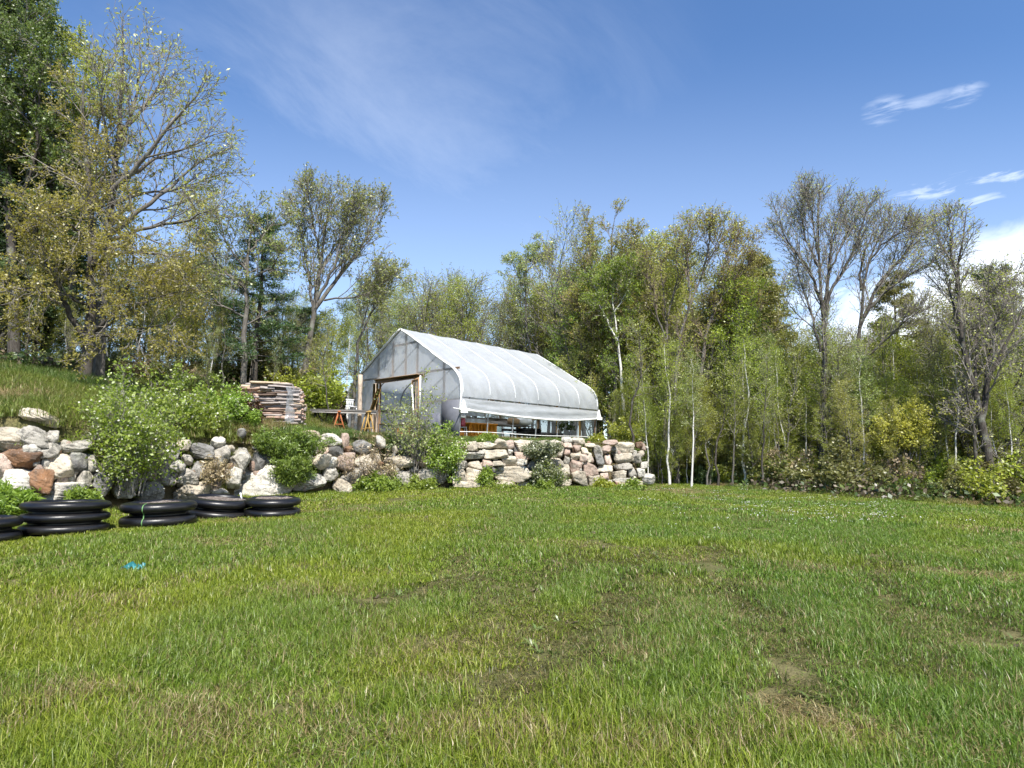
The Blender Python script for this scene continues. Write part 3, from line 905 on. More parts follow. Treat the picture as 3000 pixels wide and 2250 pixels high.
# bark covered post and a leaning board in front of the end wall
def post(name, label, cat, pts, Y, r, m_, sides=10):
    P = np.array([at(a_, c_, Y) for a_, c_ in pts]); x_, y_ = P[0, 0], P[0, 1]
    P[0, 2] = float(H(x_, y_)) - 0.1
    o0 = np.array([x_, y_, float(H(x_, y_))])
    o = MB().tube(np.array([P[0] + (P[1] - P[0]) * k / 6 for k in range(7)]) - o0, r * (1 + 0.12 * np.array([0, 1, -1, 1, -.5, .5, 0])), sides).build(name, m_, None, True, o0)
    return tag(o, label, cat)
post('wooden_post', 'pale bark flecked post standing left of the doorway', 'post', ((1053, 1255), (1056, 1098)), 24.9, 0.085, m_pale)
pa = on_ground(*at(1062, 1262, 24.75)[:2]); pb = at(1110, 1140, 25.6)
o = MB().bar((0, 0, 0), pb - pa, 0.17, 0.05, up=(0, 1, 0), bev=0.006).build('board', m_brace, None, False, pa)
tag(o, 'yellow brown board leaning against the end wall left of the door', 'board')
# white splotchy sheet and little white pots in front of the doorway bin
p_ = at(1163, 1270, 26.3)
pp = glocal(-0.55, 4.3, 0); pp[2] = float(H(pp[0], pp[1]))
top_thing('sheet', 'crumpled white plastic sheet on the ground at the doorway', 'sheet', sack(0.6, 0.4, 0.22, 12), m_white, pp, 0.4, smooth=True)
e = empty('wire_rack', np.array([*glocal(-0.35, 3.95, 0)[:2], 2.27]), ANG + PI / 2, 'black metal rack standing in the doorway', 'rack')
for x_ in (-0.75, 0.45):
    for y_ in (-0.2, 0.2): MB().box((x_, y_, 0.42), (0.035, 0.035, 0.84)).build('leg', m_blackm, e)
for z_ in (0.35, 0.80):
    mb = MB()
    for k in range(5): mb.box((-0.15, -0.2 + 0.1 * k, z_), (1.26, 0.02, 0.03))
    mb.build('shelf', m_blackm, e)

# ------------------------------------------------------------------ stones
m_st = [stone('granite_grey', (0.24, 0.22, 0.185), (0.38, 0.352, 0.30), (0.51, 0.48, 0.415), 0.45, 0.5),
        stone('granite_tan', (0.30, 0.255, 0.19), (0.48, 0.42, 0.325), (0.60, 0.55, 0.46), 0.4, 0.35),
        stone('granite_pink', (0.30, 0.21, 0.165), (0.43, 0.325, 0.26), (0.53, 0.44, 0.365), 0.4, 0.3),
        stone('rock_brown', (0.10, 0.065, 0.045), (0.20, 0.12, 0.075), (0.32, 0.21, 0.13), 0.3, 0.4, 0.5),
        stone('granite_pale', (0.36, 0.335, 0.28), (0.50, 0.47, 0.405), (0.61, 0.585, 0.52), 0.4, 0.45),
        stone('granite_dark_shaded', (0.09, 0.088, 0.085), (0.17, 0.165, 0.155), (0.28, 0.27, 0.25), 0.4, 0.6)]  # last one: dark stone, also shade put into the colour of stones labelled shaded
def ico(sub):
    import bmesh
    bm_ = bmesh.new(); bmesh.ops.create_icosphere(bm_, subdivisions=sub, radius=1)
    V = np.array([v.co[:] for v in bm_.verts]); f = np.array([[v.index for v in q.verts] for q in bm_.faces]); bm_.free()
    return V, f
ICO5, ICO4, ICO3 = ico(5), ico(4), ico(3)
def n3(P, sc, seed):
    return (vnoise(P[:, 0] * sc + 3.1 * P[:, 2] * sc, P[:, 1] * sc - 1.7 * P[:, 2] * sc, seed) + vnoise(P[:, 1] * sc + 9, P[:, 2] * sc + 0.6 * P[:, 0] * sc, seed + 5)) - 1
def rock(w, d, h, seed, block=0.0, big=True):
    """faceted stone w x d x h: a ball cut by planes; block 0 = field boulder, 1 = squared wall stone"""
    rg = np.random.default_rng(seed)
    D, f = ICO5 if big == 2 else (ICO4 if big else ICO3)
    if block > 0:
        nn = np.array([(1, 0, 0), (-1, 0, 0), (0, 1, 0), (0, -1, 0), (0, 0, 1), (0, 0, -1)], float)
        nn = unit(nn + rg.normal(size=nn.shape) * 0.24); hh = np.full(6, 0.80) * (0.93 + 0.14 * rg.random(6))
        ne = unit(rg.normal(size=(8, 3))); he = 0.90 + 0.18 * rg.random(8)
        nn = np.concatenate([nn, ne]); hh = np.concatenate([hh, he]); pw = 38
    else:
        nn = unit(rg.normal(size=(15, 3))); hh = 0.68 + 0.32 * rg.random(15); pw = 24
        nn = np.concatenate([nn, np.eye(3), -np.eye(3)]); hh = np.concatenate([hh, np.full(6, 0.95)])
    q = np.maximum(D @ nn.T, 1e-3) / hh
    r_ = (q ** pw).sum(1) ** (-1 / pw)
    P = D * r_[:, None]
    ext = np.abs(P).max(0); P = P / ext
    P = P * (1 + 0.06 * n3(P, 2.2, seed) + 0.05 * n3(P, 5.0, seed + 1) - 0.05 * np.abs(n3(P, 7.0, seed + 3)) + 0.032 * n3(P, 12.0, seed + 2) - 0.03 * np.abs(n3(P, 17.0, seed + 4)) + 0.014 * n3(P, 30.0, seed + 6))[:, None]
    lo, hi = P.min(0), P.max(0)
    P = (P - (lo + hi) / 2) / ((hi - lo) / 2) * np.array([w, d, h]) / 2
    return P, f
def stone_at(box, Y, seed, mi, block=0.0, depth=None, rot=0.0, name='boulder', parent=None, grow=1.07):
    x0, y0, x1, y1 = box
    c_ = at((x0 + x1) / 2, (y0 + y1) / 2, Y)
    dist = np.linalg.norm(c_ - EYE) / np.linalg.norm(rays((x0 + x1) / 2, (y0 + y1) / 2))
    k = dist / F * grow
    w, h = (x1 - x0) * k * (c_[1] / np.hypot(c_[0], c_[1])) ** 0.8, (y1 - y0) * k
    d = depth or 0.85 * (w * h) ** 0.5 + 0.1
    ca, sa = abs(math.cos(rot)), abs(math.sin(rot))
    if rot:
        den = max(ca * ca - sa * sa, 0.25)
        w, h = max((w * ca - h * sa) / den, 0.55 * w), max((h * ca - w * sa) / den, 0.55 * h)
    P, f = rock(w, d, h, seed, block, big=2 if (x1 - x0) > 60 else (x1 - x0) > 26)
    az = math.atan2(c_[0], c_[1])
    M = np.array(Matrix.Rotation(-az, 3, 'Z') @ Matrix.Rotation(rot, 3, 'Y'))
    P = P @ M.T
    c_ = c_ + unit(np.array([c_[0], c_[1], 0])) * (d * 0.30)
    me = mesh(name, [(P, [f], 0)], [m_st[mi]], smooth=True)
    return obj(name, me, parent, c_)

def wall_Y(px, py, batter=0.28):
    w_ = wall_at(px)
    zb = float(lawn_h(*w_))
    Y = w_[1]
    for _ in range(3):
        p_ = at(px, py, Y)
        k = max(p_[2] - zb, 0) * batter - 0.25
        Y = w_[1] + k * (w_[1] / np.hypot(*w_))
    return Y

# field boulders heaped along the bank: every one a thing
BO = [
 ((-14, 1257, 86, 1318), 1, 0, 'large rounded tan boulder on the top row at the left edge'),
 ((50, 1250, 142, 1309), 0, 0.1, 'grey boulder on the top row right of the rounded tan one'),
 ((133, 1265, 168, 1306), 0, 0, 'small upright grey boulder ending the top row on the left'),
 ((72, 1304, 120, 1336), 4, 0, 'small white boulder tucked under the top row'),
 ((114, 1301, 174, 1339), 0, 0, 'squat grey boulder below the end of the top row'),
 ((172, 1290, 262, 1333), 0, -0.1, 'flat whitish boulder half hidden by the flowering shrub'),
 ((10, 1309, 120, 1376), 3, 0.22, 'long brown boulder sloping under the rounded tan one'),
 ((-18, 1333, 50, 1404), 2, 0.2, 'pinkish boulder below the brown one at the left edge'),
 ((117, 1329, 222, 1416), 1, 0.25, 'big tan boulder in the middle of the left heap'),
 ((190, 1328, 250, 1381), 5, 0, 'dark grey boulder right of the big tan one'),
 ((244, 1336, 286, 1381), 0, 0, 'grey boulder beside the flowering shrub stems'),
 ((75, 1373, 156, 1445), 3, 0.2, 'reddish brown wedge boulder between two pale ones'),
 ((4, 1375, 118, 1467), 4, -0.1, 'big pale yellowish boulder on the bottom row at the left'),
 ((123, 1419, 236, 1472), 4, 0, 'white boulder behind the three ring planter'),
 ((214, 1380, 272, 1447), 0, 0.3, 'leaning grey boulder above the gap between two planters'),
 ((-10, 1411, 33, 1450), 0, 0, 'small grey boulder at the bottom left edge'),
 ((280, 1348, 342, 1402), 1, 0.2, 'tan boulder behind the foot of the flowering shrub'),
 ((330, 1347, 372, 1397), 5, 0, 'shaded grey boulder among the shrub stems'),
 ((480, 1309, 521, 1350), 4, 0, 'round white boulder right of the flowering shrub'),
 ((489, 1344, 539, 1381), 4, 0, 'pale boulder under the round white one'),
 ((529, 1331, 566, 1362), 0, 0.3, 'small angular boulder beside the round white one'),
 ((484, 1293, 522, 1316), 2, 0, 'small warm coloured rock above the round white boulder'),
 ((516, 1291, 556, 1318), 1, 0, 'small tan rock in the top row over the pale boulders'),
 ((563, 1356, 599, 1398), 5, 0, 'dark round boulder in the hollow behind the planters'),
 ((513, 1372, 579, 1431), 0, -0.3, 'sloping grey boulder above the tan one behind the tilted planter'),
 ((518, 1419, 606, 1469), 1, 0, 'tan hump shaped boulder just behind the tilted planter'),
 ((391, 1419, 472, 1469), 5, 0, 'dark boulder behind the two ring planter with the green strap'),
 ((63, 1191, 178, 1252), 1, 0.35, 'tilted slab of tan stone lying in the grass above the heap'),
 ((630, 1307, 670, 1353), 0, 0, 'grey stone left of the long slanting boulder'),
 ((662, 1309, 739, 1386), 4, 0.55, 'long white boulder slanting down to the right'),
 ((653, 1370, 708, 1429), 4, 0.2, 'white boulder below the long slanting one'),
 ((616, 1334, 654, 1375), 0, 0, 'grey boulder half covered in dry stems'),
 ((621, 1379, 654, 1418), 1, 0, 'small tan boulder between dry stems above the tilted planter'),
 ((694, 1369, 863, 1456), 4, 0, 'biggest pale boulder, wide and pyramid shaped'),
 ((616, 1432, 667, 1452), 0, 0, 'low grey stone behind the rim of the tilted planter'),
 ((770, 1293, 811, 1377), 5, 0, 'tall dark boulder in the shade of the juniper'),
 ((865, 1393, 947, 1432), 4, 0, 'long white stone lying in the grass right of the pyramid boulder'),
 ((881, 1336, 914, 1388), 0, 0.2, 'grey boulder under the right side of the juniper'),
 ((911, 1331, 966, 1375), 1, 0.1, 'square tan boulder right of the juniper'),
 ((960, 1341, 992, 1369), 4, 0, 'small white stone under the dark rounded one'),
 ((957, 1309, 1001, 1340), 5, 0, 'dark rounded boulder above a hole in the heap'),
 ((930, 1309, 960, 1332), 2, 0, 'small pinkish stone below the white slab'),
 ((932, 1269, 998, 1310), 4, 0.12, 'white slab on top of the heap left of the greenhouse'),
 ((868, 1261, 933, 1293), 2, -0.1, 'flat brown slab jutting out on top beside the white slab'),
 ((909, 1290, 936, 1310), 1, 0, 'small tan stone under the flat brown slab'),
 ((979, 1331, 1034, 1376), 2, 0, 'orange pink boulder behind a tangle of dry stems'),
 ((972, 1404, 1040, 1460), 1, 0.35, 'leaning tan boulder at the foot of the heap'),
 ((998, 1377, 1058, 1429), 0, 0, 'grey boulder striped by the shade of dry stems'),
 ((949, 1373, 987, 1407), 4, 0, 'pale stone above the leaning tan boulder'),
 ((696, 1257, 719, 1283), 5, 0, 'dark stone on the top edge under the firewood'),
 ((621, 1282, 657, 1310), 4, 0, 'white stone on the top edge left of the firewood'),
 ((1126, 1332, 1208, 1374), 1, -0.1, 'long tan boulder half way up behind the sapling clump'),
 ((1103, 1279, 1127, 1312), 4, 0, 'small white stone on top below the doorway'),
 ((1221, 1365, 1302, 1428), 0, 0.1, 'grey boulder mottled with lichen at the left end of the dry wall'),
 ((1109, 1382, 1206, 1434), 0, 0, 'broad grey boulder behind dry stalks at the wall foot'),
 ((997, 1273, 1021, 1314), 2, 0, 'upright brown stone right of the white slab'),
 ((1080, 1382, 1114, 1424), 5, 0, 'dark stone beside the broad grey boulder'),
 ((1030, 1290, 1085, 1330), 5, 0.1, 'shaded stone under the plank table end'),
 ((1040, 1335, 1110, 1385), 1, 0, 'tan stone behind the dry stalks left of the sapling'),
 ((1205, 1300, 1262, 1345), 5, 0, 'shaded stone in the top row behind the sapling'),
 ((1262, 1292, 1325, 1335), 1, 0.1, 'tan stone in the top row left of the corner post'),
 ((1215, 1338, 1290, 1372), 2, 0, 'brownish stone under the top row behind the leafy clump'),
 ((1285, 1335, 1330, 1378), 0, 0, 'grey stone at the start of the dry wall behind leaves'),
 ((740, 1330, 775, 1376), 5, 0, 'shaded stone between the slanting and the tall dark boulder'),
 ((815, 1340, 880, 1392), 5, 0, 'dark stone under the juniper'),
 ((262, 1385, 330, 1450), 5, 0.2, 'shaded boulder low behind the flowering shrub'),
 ((330, 1400, 395, 1455), 0, 0, 'grey boulder at the foot of the flowering shrub'),
 ((430, 1350, 492, 1420), 5, 0, 'dark boulder right of the shrub foot'),
 ((372, 1300, 440, 1352), 1, 0, 'tan boulder seen through the flowering shrub'),
 ((436, 1296, 482, 1345), 0, 0, 'grey boulder seen at the right side of the flowering shrub'),
 ((560, 1300, 625, 1345), 5, 0.1, 'shaded stone in the top row above the dark hollow'),
 ((590, 1395, 625, 1432), 0, 0, 'small grey stone in the hollow above the tilted planter'),
]
for k, (bx, mi, ro, lab) in enumerate(BO):
    cxp, cyp = (bx[0] + bx[2]) / 2, (bx[1] + bx[3]) / 2
    Y = wall_Y(cxp, cyp) if k != 27 else ground(120, 1246)[1] - 0.1
    o = stone_at(bx, Y, 100 + k, mi, 0.0, rot=ro, grow=1.27)
    tag(o, lab, 'boulder', 'field boulders heaped along the bank')

# dry stone wall of squared blocks on the right: one wall, every stone a part
WS = [(1326,1291,1363,1319,1),(1363,1293,1399,1322,1),(1398,1296,1454,1316,1),(1448,1286,1485,1312,1),(1482,1289,1506,1315,2),(1503,1289,1567,1324,1),(1335,1322,1420,1349,4),(1422,1315,1489,1346,1),(1488,1315,1503,1331,4),(1509,1325,1561,1351,2),(1413,1340,1442,1370,2),(1442,1350,1477,1365,1),(1470,1336,1512,1363,1),(1515,1344,1547,1363,4),(1546,1351,1572,1377,5),(1430,1362,1554,1417,1),(1368,1373,1416,1422,1),(1320,1376,1369,1420,1),(1336,1350,1369,1377,0),(1369,1350,1414,1374,1),(1515,1410,1567,1436,1),(1590,1380,1612,1403,0),(1633,1363,1669,1410,1),(1650,1337,1669,1367,0),(1651,1313,1670,1338,2),(1647,1297,1677,1313,2),(1646,1279,1677,1299,4),(1670,1282,1712,1303,1),(1677,1303,1703,1325,2),(1669,1324,1701,1347,1),(1701,1310,1724,1331,1),(1710,1298,1744,1311,1),(1670,1347,1708,1384,2),(1717,1327,1733,1355,1),(1698,1330,1722,1353,2),(1710,1354,1752,1395,2),(1665,1381,1720,1426,1),(1633,1406,1673,1432,1),(1661,1432,1736,1454,1),(1735,1305,1764,1337,0),(1741,1331,1770,1363,5),(1771,1331,1792,1363,2),(1763,1305,1792,1331,2),(1767,1288,1809,1304,2),(1798,1297,1856,1326,1),(1795,1326,1854,1355,1),(1798,1354,1851,1379,0),(1851,1330,1878,1356,0),(1874,1352,1901,1378,4),(1839,1370,1864,1402,0),(1748,1361,1792,1383,1),(1758,1385,1783,1407,2),(1791,1379,1834,1403,1),(1793,1399,1843,1414,0),(1863,1372,1890,1400,4),(1882,1388,1918,1418,4),(1775,1407,1794,1421,4),(1719,1395,1749,1425,1),(1727,1421,1742,1434,4),(1844,1395,1866,1412,1),
 (1570,1290,1612,1318,1),(1612,1289,1648,1316,1),(1566,1318,1605,1348,1),(1605,1316,1650,1342,1),(1568,1348,1606,1380,5),(1606,1342,1650,1372,1),(1570,1378,1594,1412,5),(1608,1372,1636,1400,2),(1566,1408,1600,1436,1),(1600,1400,1636,1432,1),(1733,1388,1760,1412,1),(1836,1408,1880,1422,1),(1416,1366,1434,1414,5),(1330,1408,1420,1432,1),(1420,1412,1516,1434,1),(1740,1410,1778,1428,1),(1800,1410,1840,1426,2),(1680,1422,1722,1436,1)]
wc = wall_at(1620)
wz = float(lawn_h(*wc))
dw = empty('dry_stone_wall', (wc[0], wc[1], wz), 0, 'dry stone retaining wall of squared tan blocks below the rolled up side', 'stone wall')
for k, s_ in enumerate(WS):
    bx = s_[:4]
    Y = wall_Y((bx[0] + bx[2]) / 2, (bx[1] + bx[3]) / 2, 0.20)
    rg = random.Random(k)
    o = stone_at(bx, Y + rg.uniform(-0.05, 0.06), 400 + k, s_[4], 1.0, rot=rg.uniform(-0.07, 0.07), name='stone', parent=None, grow=1.17)
    o.parent = dw; o.location = Vector(o.location) - dw.location
# loose small stones at the wall foot and in the joints
rg = np.random.default_rng(77)
RUB = MB()
for k in range(190):
    px = rg.uniform(20, 1905)
    py = rg.uniform(1300, 1425)
    w_ = wall_at(px)
    q = unit(np.array([*w_, 0.0]))
    Yw = wall_Y(px, py) + 0.12
    c_ = at(px, py, Yw)
    if c_[2] > 2.2: continue
    P, f = rock(*(rg.uniform(0.12, 0.34, 3)), 900 + k, 0.0, False)
    RUB.raw(P + c_, [f], int(rg.integers(0, 6)))
o = RUB.build('rubble', m_st, smooth=True); tag(o, kind='stuff', label='small stones and rubble packed between the boulders')

# ------------------------------------------------------------------ black ringed planters
m_pipe = simple('black_ribbed_pipe', (0.007, 0.007, 0.008), 0.36, 0.35, 3, spec=0.45, bump=0.2, dirt_glint=((0.04, 0.036, 0.03), 0.3))
m_soil, n, out = mat('bark_mulch')
t = n.n('ShaderNodeTexCoord')
c = n.ramp(n.noise(t.outputs['Object'], 26, 4, 0.8), [(0.35, (0.03, 0.02, 0.015)), (0.52, (0.12, 0.09, 0.07)), (0.68, (0.42, 0.38, 0.34))])
p = n.n('ShaderNodeBsdfPrincipled'); n.put(p.inputs['Base Color'], c); p.inputs['Roughness'].default_value = 0.95
m_soil.node_tree.links.new(p.outputs[0], out.inputs[0])
m_strap = simple('green_strap', (0.10, 0.22, 0.07), 0.6, 0.2, 8)
PLANT = []
def planter(px, top, bot, width, Y, rings, tilt, label, fill, strap=None, tiltdir=0.0):
    g0 = ground(px, bot + 12)
    k_ = np.hypot(g0[0], g0[1]); r_ = 0.6
    for _ in range(4):
        x_, y_ = g0[0] * (1 + r_ / k_), g0[1] * (1 + r_ / k_)
        r_ = width / F * y_ * (y_ / np.hypot(x_, y_)) / 2
    g_ = float(g0[2]); Y = y_ - r_ * 0.8
    print('planter', round(x_, 2), round(y_, 2), round(r_, 2), round(g_, 2))
    e = empty('ribbed_planter', (x_, y_, g_ - 0.01), 0, label, 'planter', 'black ribbed pipe planters')
    e.rotation_euler = (tilt[0], tilt[1], 0)
    PLANT.append((x_, y_, r_))
    zt_ = at(px, top, Y)[2]
    hh = (zt_ - g_) / rings
    pr = []
    for k in range(rings):
        z0 = k * hh
        rad = hh * 0.34
        if k > 0: pr += [(r_ - rad * 2.0, z0 - 0.02 * hh), (r_ - rad * 2.0, z0 + 0.10 * hh)]
        for a_ in np.linspace(-1.35, 1.35, 11):
            pr.append((r_ - rad + rad * math.cos(a_), z0 + 0.5 * hh + 0.335 * hh * math.sin(a_)))
        if k < rings - 1: pr += [(r_ - rad * 2.0, z0 + 0.92 * hh)]
    ztop = rings * hh - 0.09 * hh
    pr += [(r_ - 0.9 * hh * 0.36 * 2, ztop), (r_ - 0.36 * hh * 2.2, ztop - 0.05), (r_ - 0.36 * hh * 2.2, 0.0)]
    MB().lathe(pr, 72).build('ribbed_wall', m_pipe, e, smooth=True)
    if fill:
        nn_ = 22
        th = np.linspace(0, 2 * PI, 49); rad_ = np.linspace(0, 1, nn_) * (r_ - 0.36 * hh * 2.15)
        TH, RA = np.meshgrid(th, rad_, indexing='ij')
        X_, Y_ = RA * np.cos(TH), RA * np.sin(TH)
        Z_ = rings * hh - fill + 0.07 * (fbm(X_ * 5 + px, Y_ * 5, 3, 4) - 0.5) + 0.05 * np.cos(RA / r_ * 1.6)
        MB().grid(np.stack([X_, Y_, Z_], -1)).build('mulch', m_soil, e, smooth=True)
    if strap is not None:
        pts = []
        for (a_, z_) in pr[:rings * 13 + 10]:
            if z_ <= ztop + 0.01: pts.append((a_ + 0.004, z_))
        pts = [q for q in pts if q[0] > r_ - 0.36 * hh * 1.8]
        V = np.array([[(a_ * math.cos(t__), a_ * math.sin(t__), z_) for a_, z_ in pts] for t__ in (strap - 0.014, strap + 0.014)])
        MB().grid(V).build('strap', m_strap, e, smooth=True)
    return e
azc = lambda px: -PI / 2 + math.atan2(px - CX, F) * -1
planter(-66, 1517, 1589, 262, 9.9, 2, (0, 0), 'black ribbed planter cut off by the left edge of the lawn', 0.10)
planter(187, 1468, 1560, 268, 10.5, 3, (-0.02, 0.0), 'tallest black planter with three stacked ribs', 0.16)
planter(463, 1468, 1538, 226, 12.4, 2, (0.012, -0.012), 'two ribbed black planter with a green strap round it', 0.085, strap=azc(470) - 0.42)
planter(640, 1456, 1510, 196, 14.1, 2, (0.03, 0.11), 'black ribbed planter tilted down to the right', 0.09)
planter(798, 1456, 1508, 164, 14.5, 2, (0.035, 0.02), 'smallest black planter at the right end of the row, full of mulch', 0.07)
# white plant label stuck in the tilted planter
p_ = at(706, 1462, 13.7)
o = MB().box((0, 0, 0.05), (0.035, 0.006, 0.17), rot=np.array(Matrix.Rotation(-0.25, 3, 'Y'))).build('plant_label', m_white, None, False, p_); tag(o, 'white plastic plant label standing in the tilted planter', 'plant label')

# crumpled teal plastic in the lawn
m_tealp = simple('teal_plastic', (0.02, 0.13, 0.13), 0.25, 0.3, 9, spec=0.7, dirt_glint=((0.22, 0.55, 0.56), 0.95))  # pale cyan blotches are the highlights of the crumples, painted into the colour
gp_ = ground(388, 1672)
rg = np.random.default_rng(5)
V = np.zeros((16, 16, 3))
for i_ in range(16):
    for j_ in range(16):
        a_, c_ = i_ / 15 - .5, j_ / 15 - .5
        V[i_, j_] = (a_ * 0.24, c_ * 0.20, 0.02 + 0.055 * math.exp(-((a_ * 2.6) ** 2 + (c_ * 2.6) ** 2)) + 0.11 * (vnoise(a_ * 8 + 5, c_ * 8, 3) - 0.5) + 0.03 * (vnoise(a_ * 15, c_ * 15, 9) - .5))
o = MB().grid(V).build('plastic_sheet', m_tealp, None, False, gp_, (0, 0, 0.4)); tag(o, 'crumpled shiny teal plastic lying in the lawn', 'plastic')

# ------------------------------------------------------------------ firewood
m_log = [simple('split_log_grey', (0.30, 0.26, 0.235), 0.9, 0.45, 5, stretch=(0.8, 7, 7), bump=0.5), simple('split_log_pink', (0.42, 0.29, 0.22), 0.9, 0.4, 5, stretch=(0.8, 7, 7), bump=0.5),
         simple('split_log_dark', (0.11, 0.075, 0.055), 0.9, 0.5, 5, stretch=(0.8, 7, 7), bump=0.5), simple('split_log_tan', (0.46, 0.36, 0.25), 0.9, 0.35, 5, stretch=(0.8, 7, 7), bump=0.5)]
pc = at(775, 1243, 20.9)
gz = float(H(pc[0], pc[1]))
rg = np.random.default_rng(11)
Wp, Hp = 176 / F * 21.7, (1243 - 1124) / F * 21.7
gz = min(gz, pc[2])
nl = 0
row = 0; z_ = gz - 0.02
while z_ < pc[2] + Hp - 0.04:
    th_ = rg.uniform(0.075, 0.12)
    f_ = (z_ - pc[2]) / Hp
    half_ = Wp / 2 * (1.0 if f_ < 0.55 else math.sqrt(max(0.06, 1 - ((f_ - 0.55) / 0.50) ** 2)) * 0.97)
    for yy_ in (0.0, 0.26, 0.52):
        x_ = -half_ + rg.uniform(-0.1, 0.05)
        while x_ < half_ - 0.15:
            L_ = min(rg.uniform(0.4, 1.0), half_ - x_ + 0.12)
            if L_ < 0.2: break
            hx_ = th_ * rg.uniform(0.85, 1.15); dy_ = rg.uniform(0.12, 0.24)
            nk = 5; ns_ = 7
            xs = np.linspace(0, L_, nk)
            a_ = np.sort(rg.uniform(0, 2 * PI, 3).tolist() + [0.3, 1.8, 3.3, 4.9])
            V = np.zeros((nk, 7, 3))
            for i_ in range(nk):
                rr_ = 1 + 0.16 * rg.normal(size=7)
                V[i_] = np.stack([np.full(7, xs[i_] - L_ / 2) + 0.01 * rg.normal(size=7), dy_ / 2 * np.cos(a_) * rr_, hx_ / 2 * np.sin(a_) * rr_], 1)
            mb = MB()
            id_ = np.arange(nk * 7).reshape(nk, 7)
            A_ = id_[:-1]; B_ = id_[1:]
            mb.raw(V.reshape(-1, 3), [np.stack([A_, np.roll(A_, -1, 1), np.roll(B_, -1, 1), B_], -1).reshape(-1, 4), np.arange(7)[::-1][None], (np.arange(7) + (nk - 1) * 7)[None]])
            o = mb.build('split_log', m_log[int(rg.choice(4, p=[.42, .28, .14, .16]))], None, False, (pc[0] + x_ + L_ / 2, pc[1] + yy_ + rg.uniform(-.05, .05) + 0.25 * abs(x_) / Wp, z_ + th_ / 2), (rg.normal() * 0.08, rg.normal() * 0.03, 0.10 + rg.normal() * 0.06))
            tag(o, 'weathered split log in the long firewood stack', 'firewood', 'split logs in the firewood stack')
            nl += 1
            x_ += L_ + 0.01
    z_ += th_ * 0.70
print('logs', nl)
# torn clear plastic clinging to the right end of the stack
V = np.zeros((26, 18, 3))
for i_ in range(26):
    for j_ in range(18):
        a_, c_ = i_ / 25, j_ / 17
        zz = pc[2] + 0.05 + Hp * 0.86 * a_
        V[i_, j_] = (pc[0] + Wp * (0.36 + 0.17 * c_ * (1 - 0.25 * a_)) + 0.12 * (vnoise(a_ * 6, c_ * 5, 4) - .5), pc[1] - 0.20 + 0.55 * c_ ** 2 + 0.10 * (vnoise(a_ * 9, c_ * 4, 8) - .5), zz + 0.05 * (vnoise(a_ * 5, c_ * 9, 1) - .5))
m_wrap = m_film.copy(); m_wrap.name = 'torn_clear_plastic'
for q in m_wrap.node_tree.nodes:
    if q.type == 'MIX_SHADER' and q.inputs[2].links[0].from_node.type == 'BSDF_TRANSPARENT': q.inputs[0].default_value = 0.55
o = MB().grid(V).build('plastic_wrap', m_wrap, None, True); tag(o, 'torn clear plastic wrapped round the right end of the firewood', 'plastic')
# ------------------------------------------------------------------ trees
m_bark = bark('bark_grey', (0.055, 0.048, 0.042), (0.19, 0.175, 0.155))
m_barkd = bark('bark_dark', (0.025, 0.021, 0.018), (0.10, 0.088, 0.075))
m_birch = bark('bark_birch', (0.50, 0.48, 0.44), (0.80, 0.78, 0.74), birch=True)
m_twig = simple('twig_bark', (0.20, 0.18, 0.155), 0.9, 0.35, 2)
m_twigr = simple('twig_bark_red', (0.19, 0.145, 0.115), 0.9, 0.35, 2)
L_LIME = leaf('leaf_lime', (0.24, 0.28, 0.034), (0.42, 0.455, 0.066), 0.5)
L_GREEN = leaf('leaf_green', (0.16, 0.225, 0.034), (0.30, 0.38, 0.06), 0.48)
L_OLIVE = leaf('leaf_olive', (0.27, 0.28, 0.055), (0.45, 0.445, 0.10), 0.5)
L_AMBER = leaf('leaf_amber', (0.27, 0.255, 0.048), (0.45, 0.42, 0.09), 0.5)
L_SAGE = leaf('leaf_sage', (0.22, 0.26, 0.075), (0.37, 0.41, 0.14), 0.48)
L_RED = leaf('leaf_red', (0.26, 0.25, 0.055), (0.42, 0.395, 0.095), 0.5, c3=(0.24, 0.11, 0.06))
L_GOLD = leaf('leaf_gold', (0.33, 0.30, 0.06), (0.50, 0.45, 0.10), 0.5)
L_PINE = leaf('needles', (0.045, 0.085, 0.03), (0.11, 0.16, 0.05), 0.3)
L_PINEY = leaf('needles_old', (0.17, 0.18, 0.055), (0.29, 0.28, 0.09), 0.35)
L_DEEP = leaf('leaf_deep', (0.075, 0.125, 0.03), (0.17, 0.235, 0.06), 0.4)
L_BRUSHG = leaf('brush_green', (0.10, 0.13, 0.03), (0.19, 0.215, 0.055), 0.4)
L_FRESH = leaf('leaf_fresh', (0.17, 0.24, 0.03), (0.33, 0.42, 0.06), 0.5, c3=(0.42, 0.48, 0.14))
L_JUN = leaf('juniper_sprays', (0.10, 0.15, 0.024), (0.22, 0.28, 0.045), 0.35)
L_STRAW = leaf('dry_stalks', (0.24, 0.17, 0.10), (0.42, 0.33, 0.21), 0.25)
L_WHITE = leaf('white_bloom', (0.55, 0.55, 0.42), (0.75, 0.75, 0.62), 0.3)
L_BRIER = leaf('brier_leaf', (0.10, 0.13, 0.05), (0.30, 0.33, 0.19), 0.35, c3=(0.55, 0.56, 0.42))
L_BRUSH = leaf('brush_leaf', (0.12, 0.115, 0.04), (0.22, 0.205, 0.075), 0.4)
L_MAROON = leaf('maroon_leaf', (0.06, 0.028, 0.018), (0.12, 0.06, 0.035), 0.3, c3=(0.08, 0.11, 0.03))

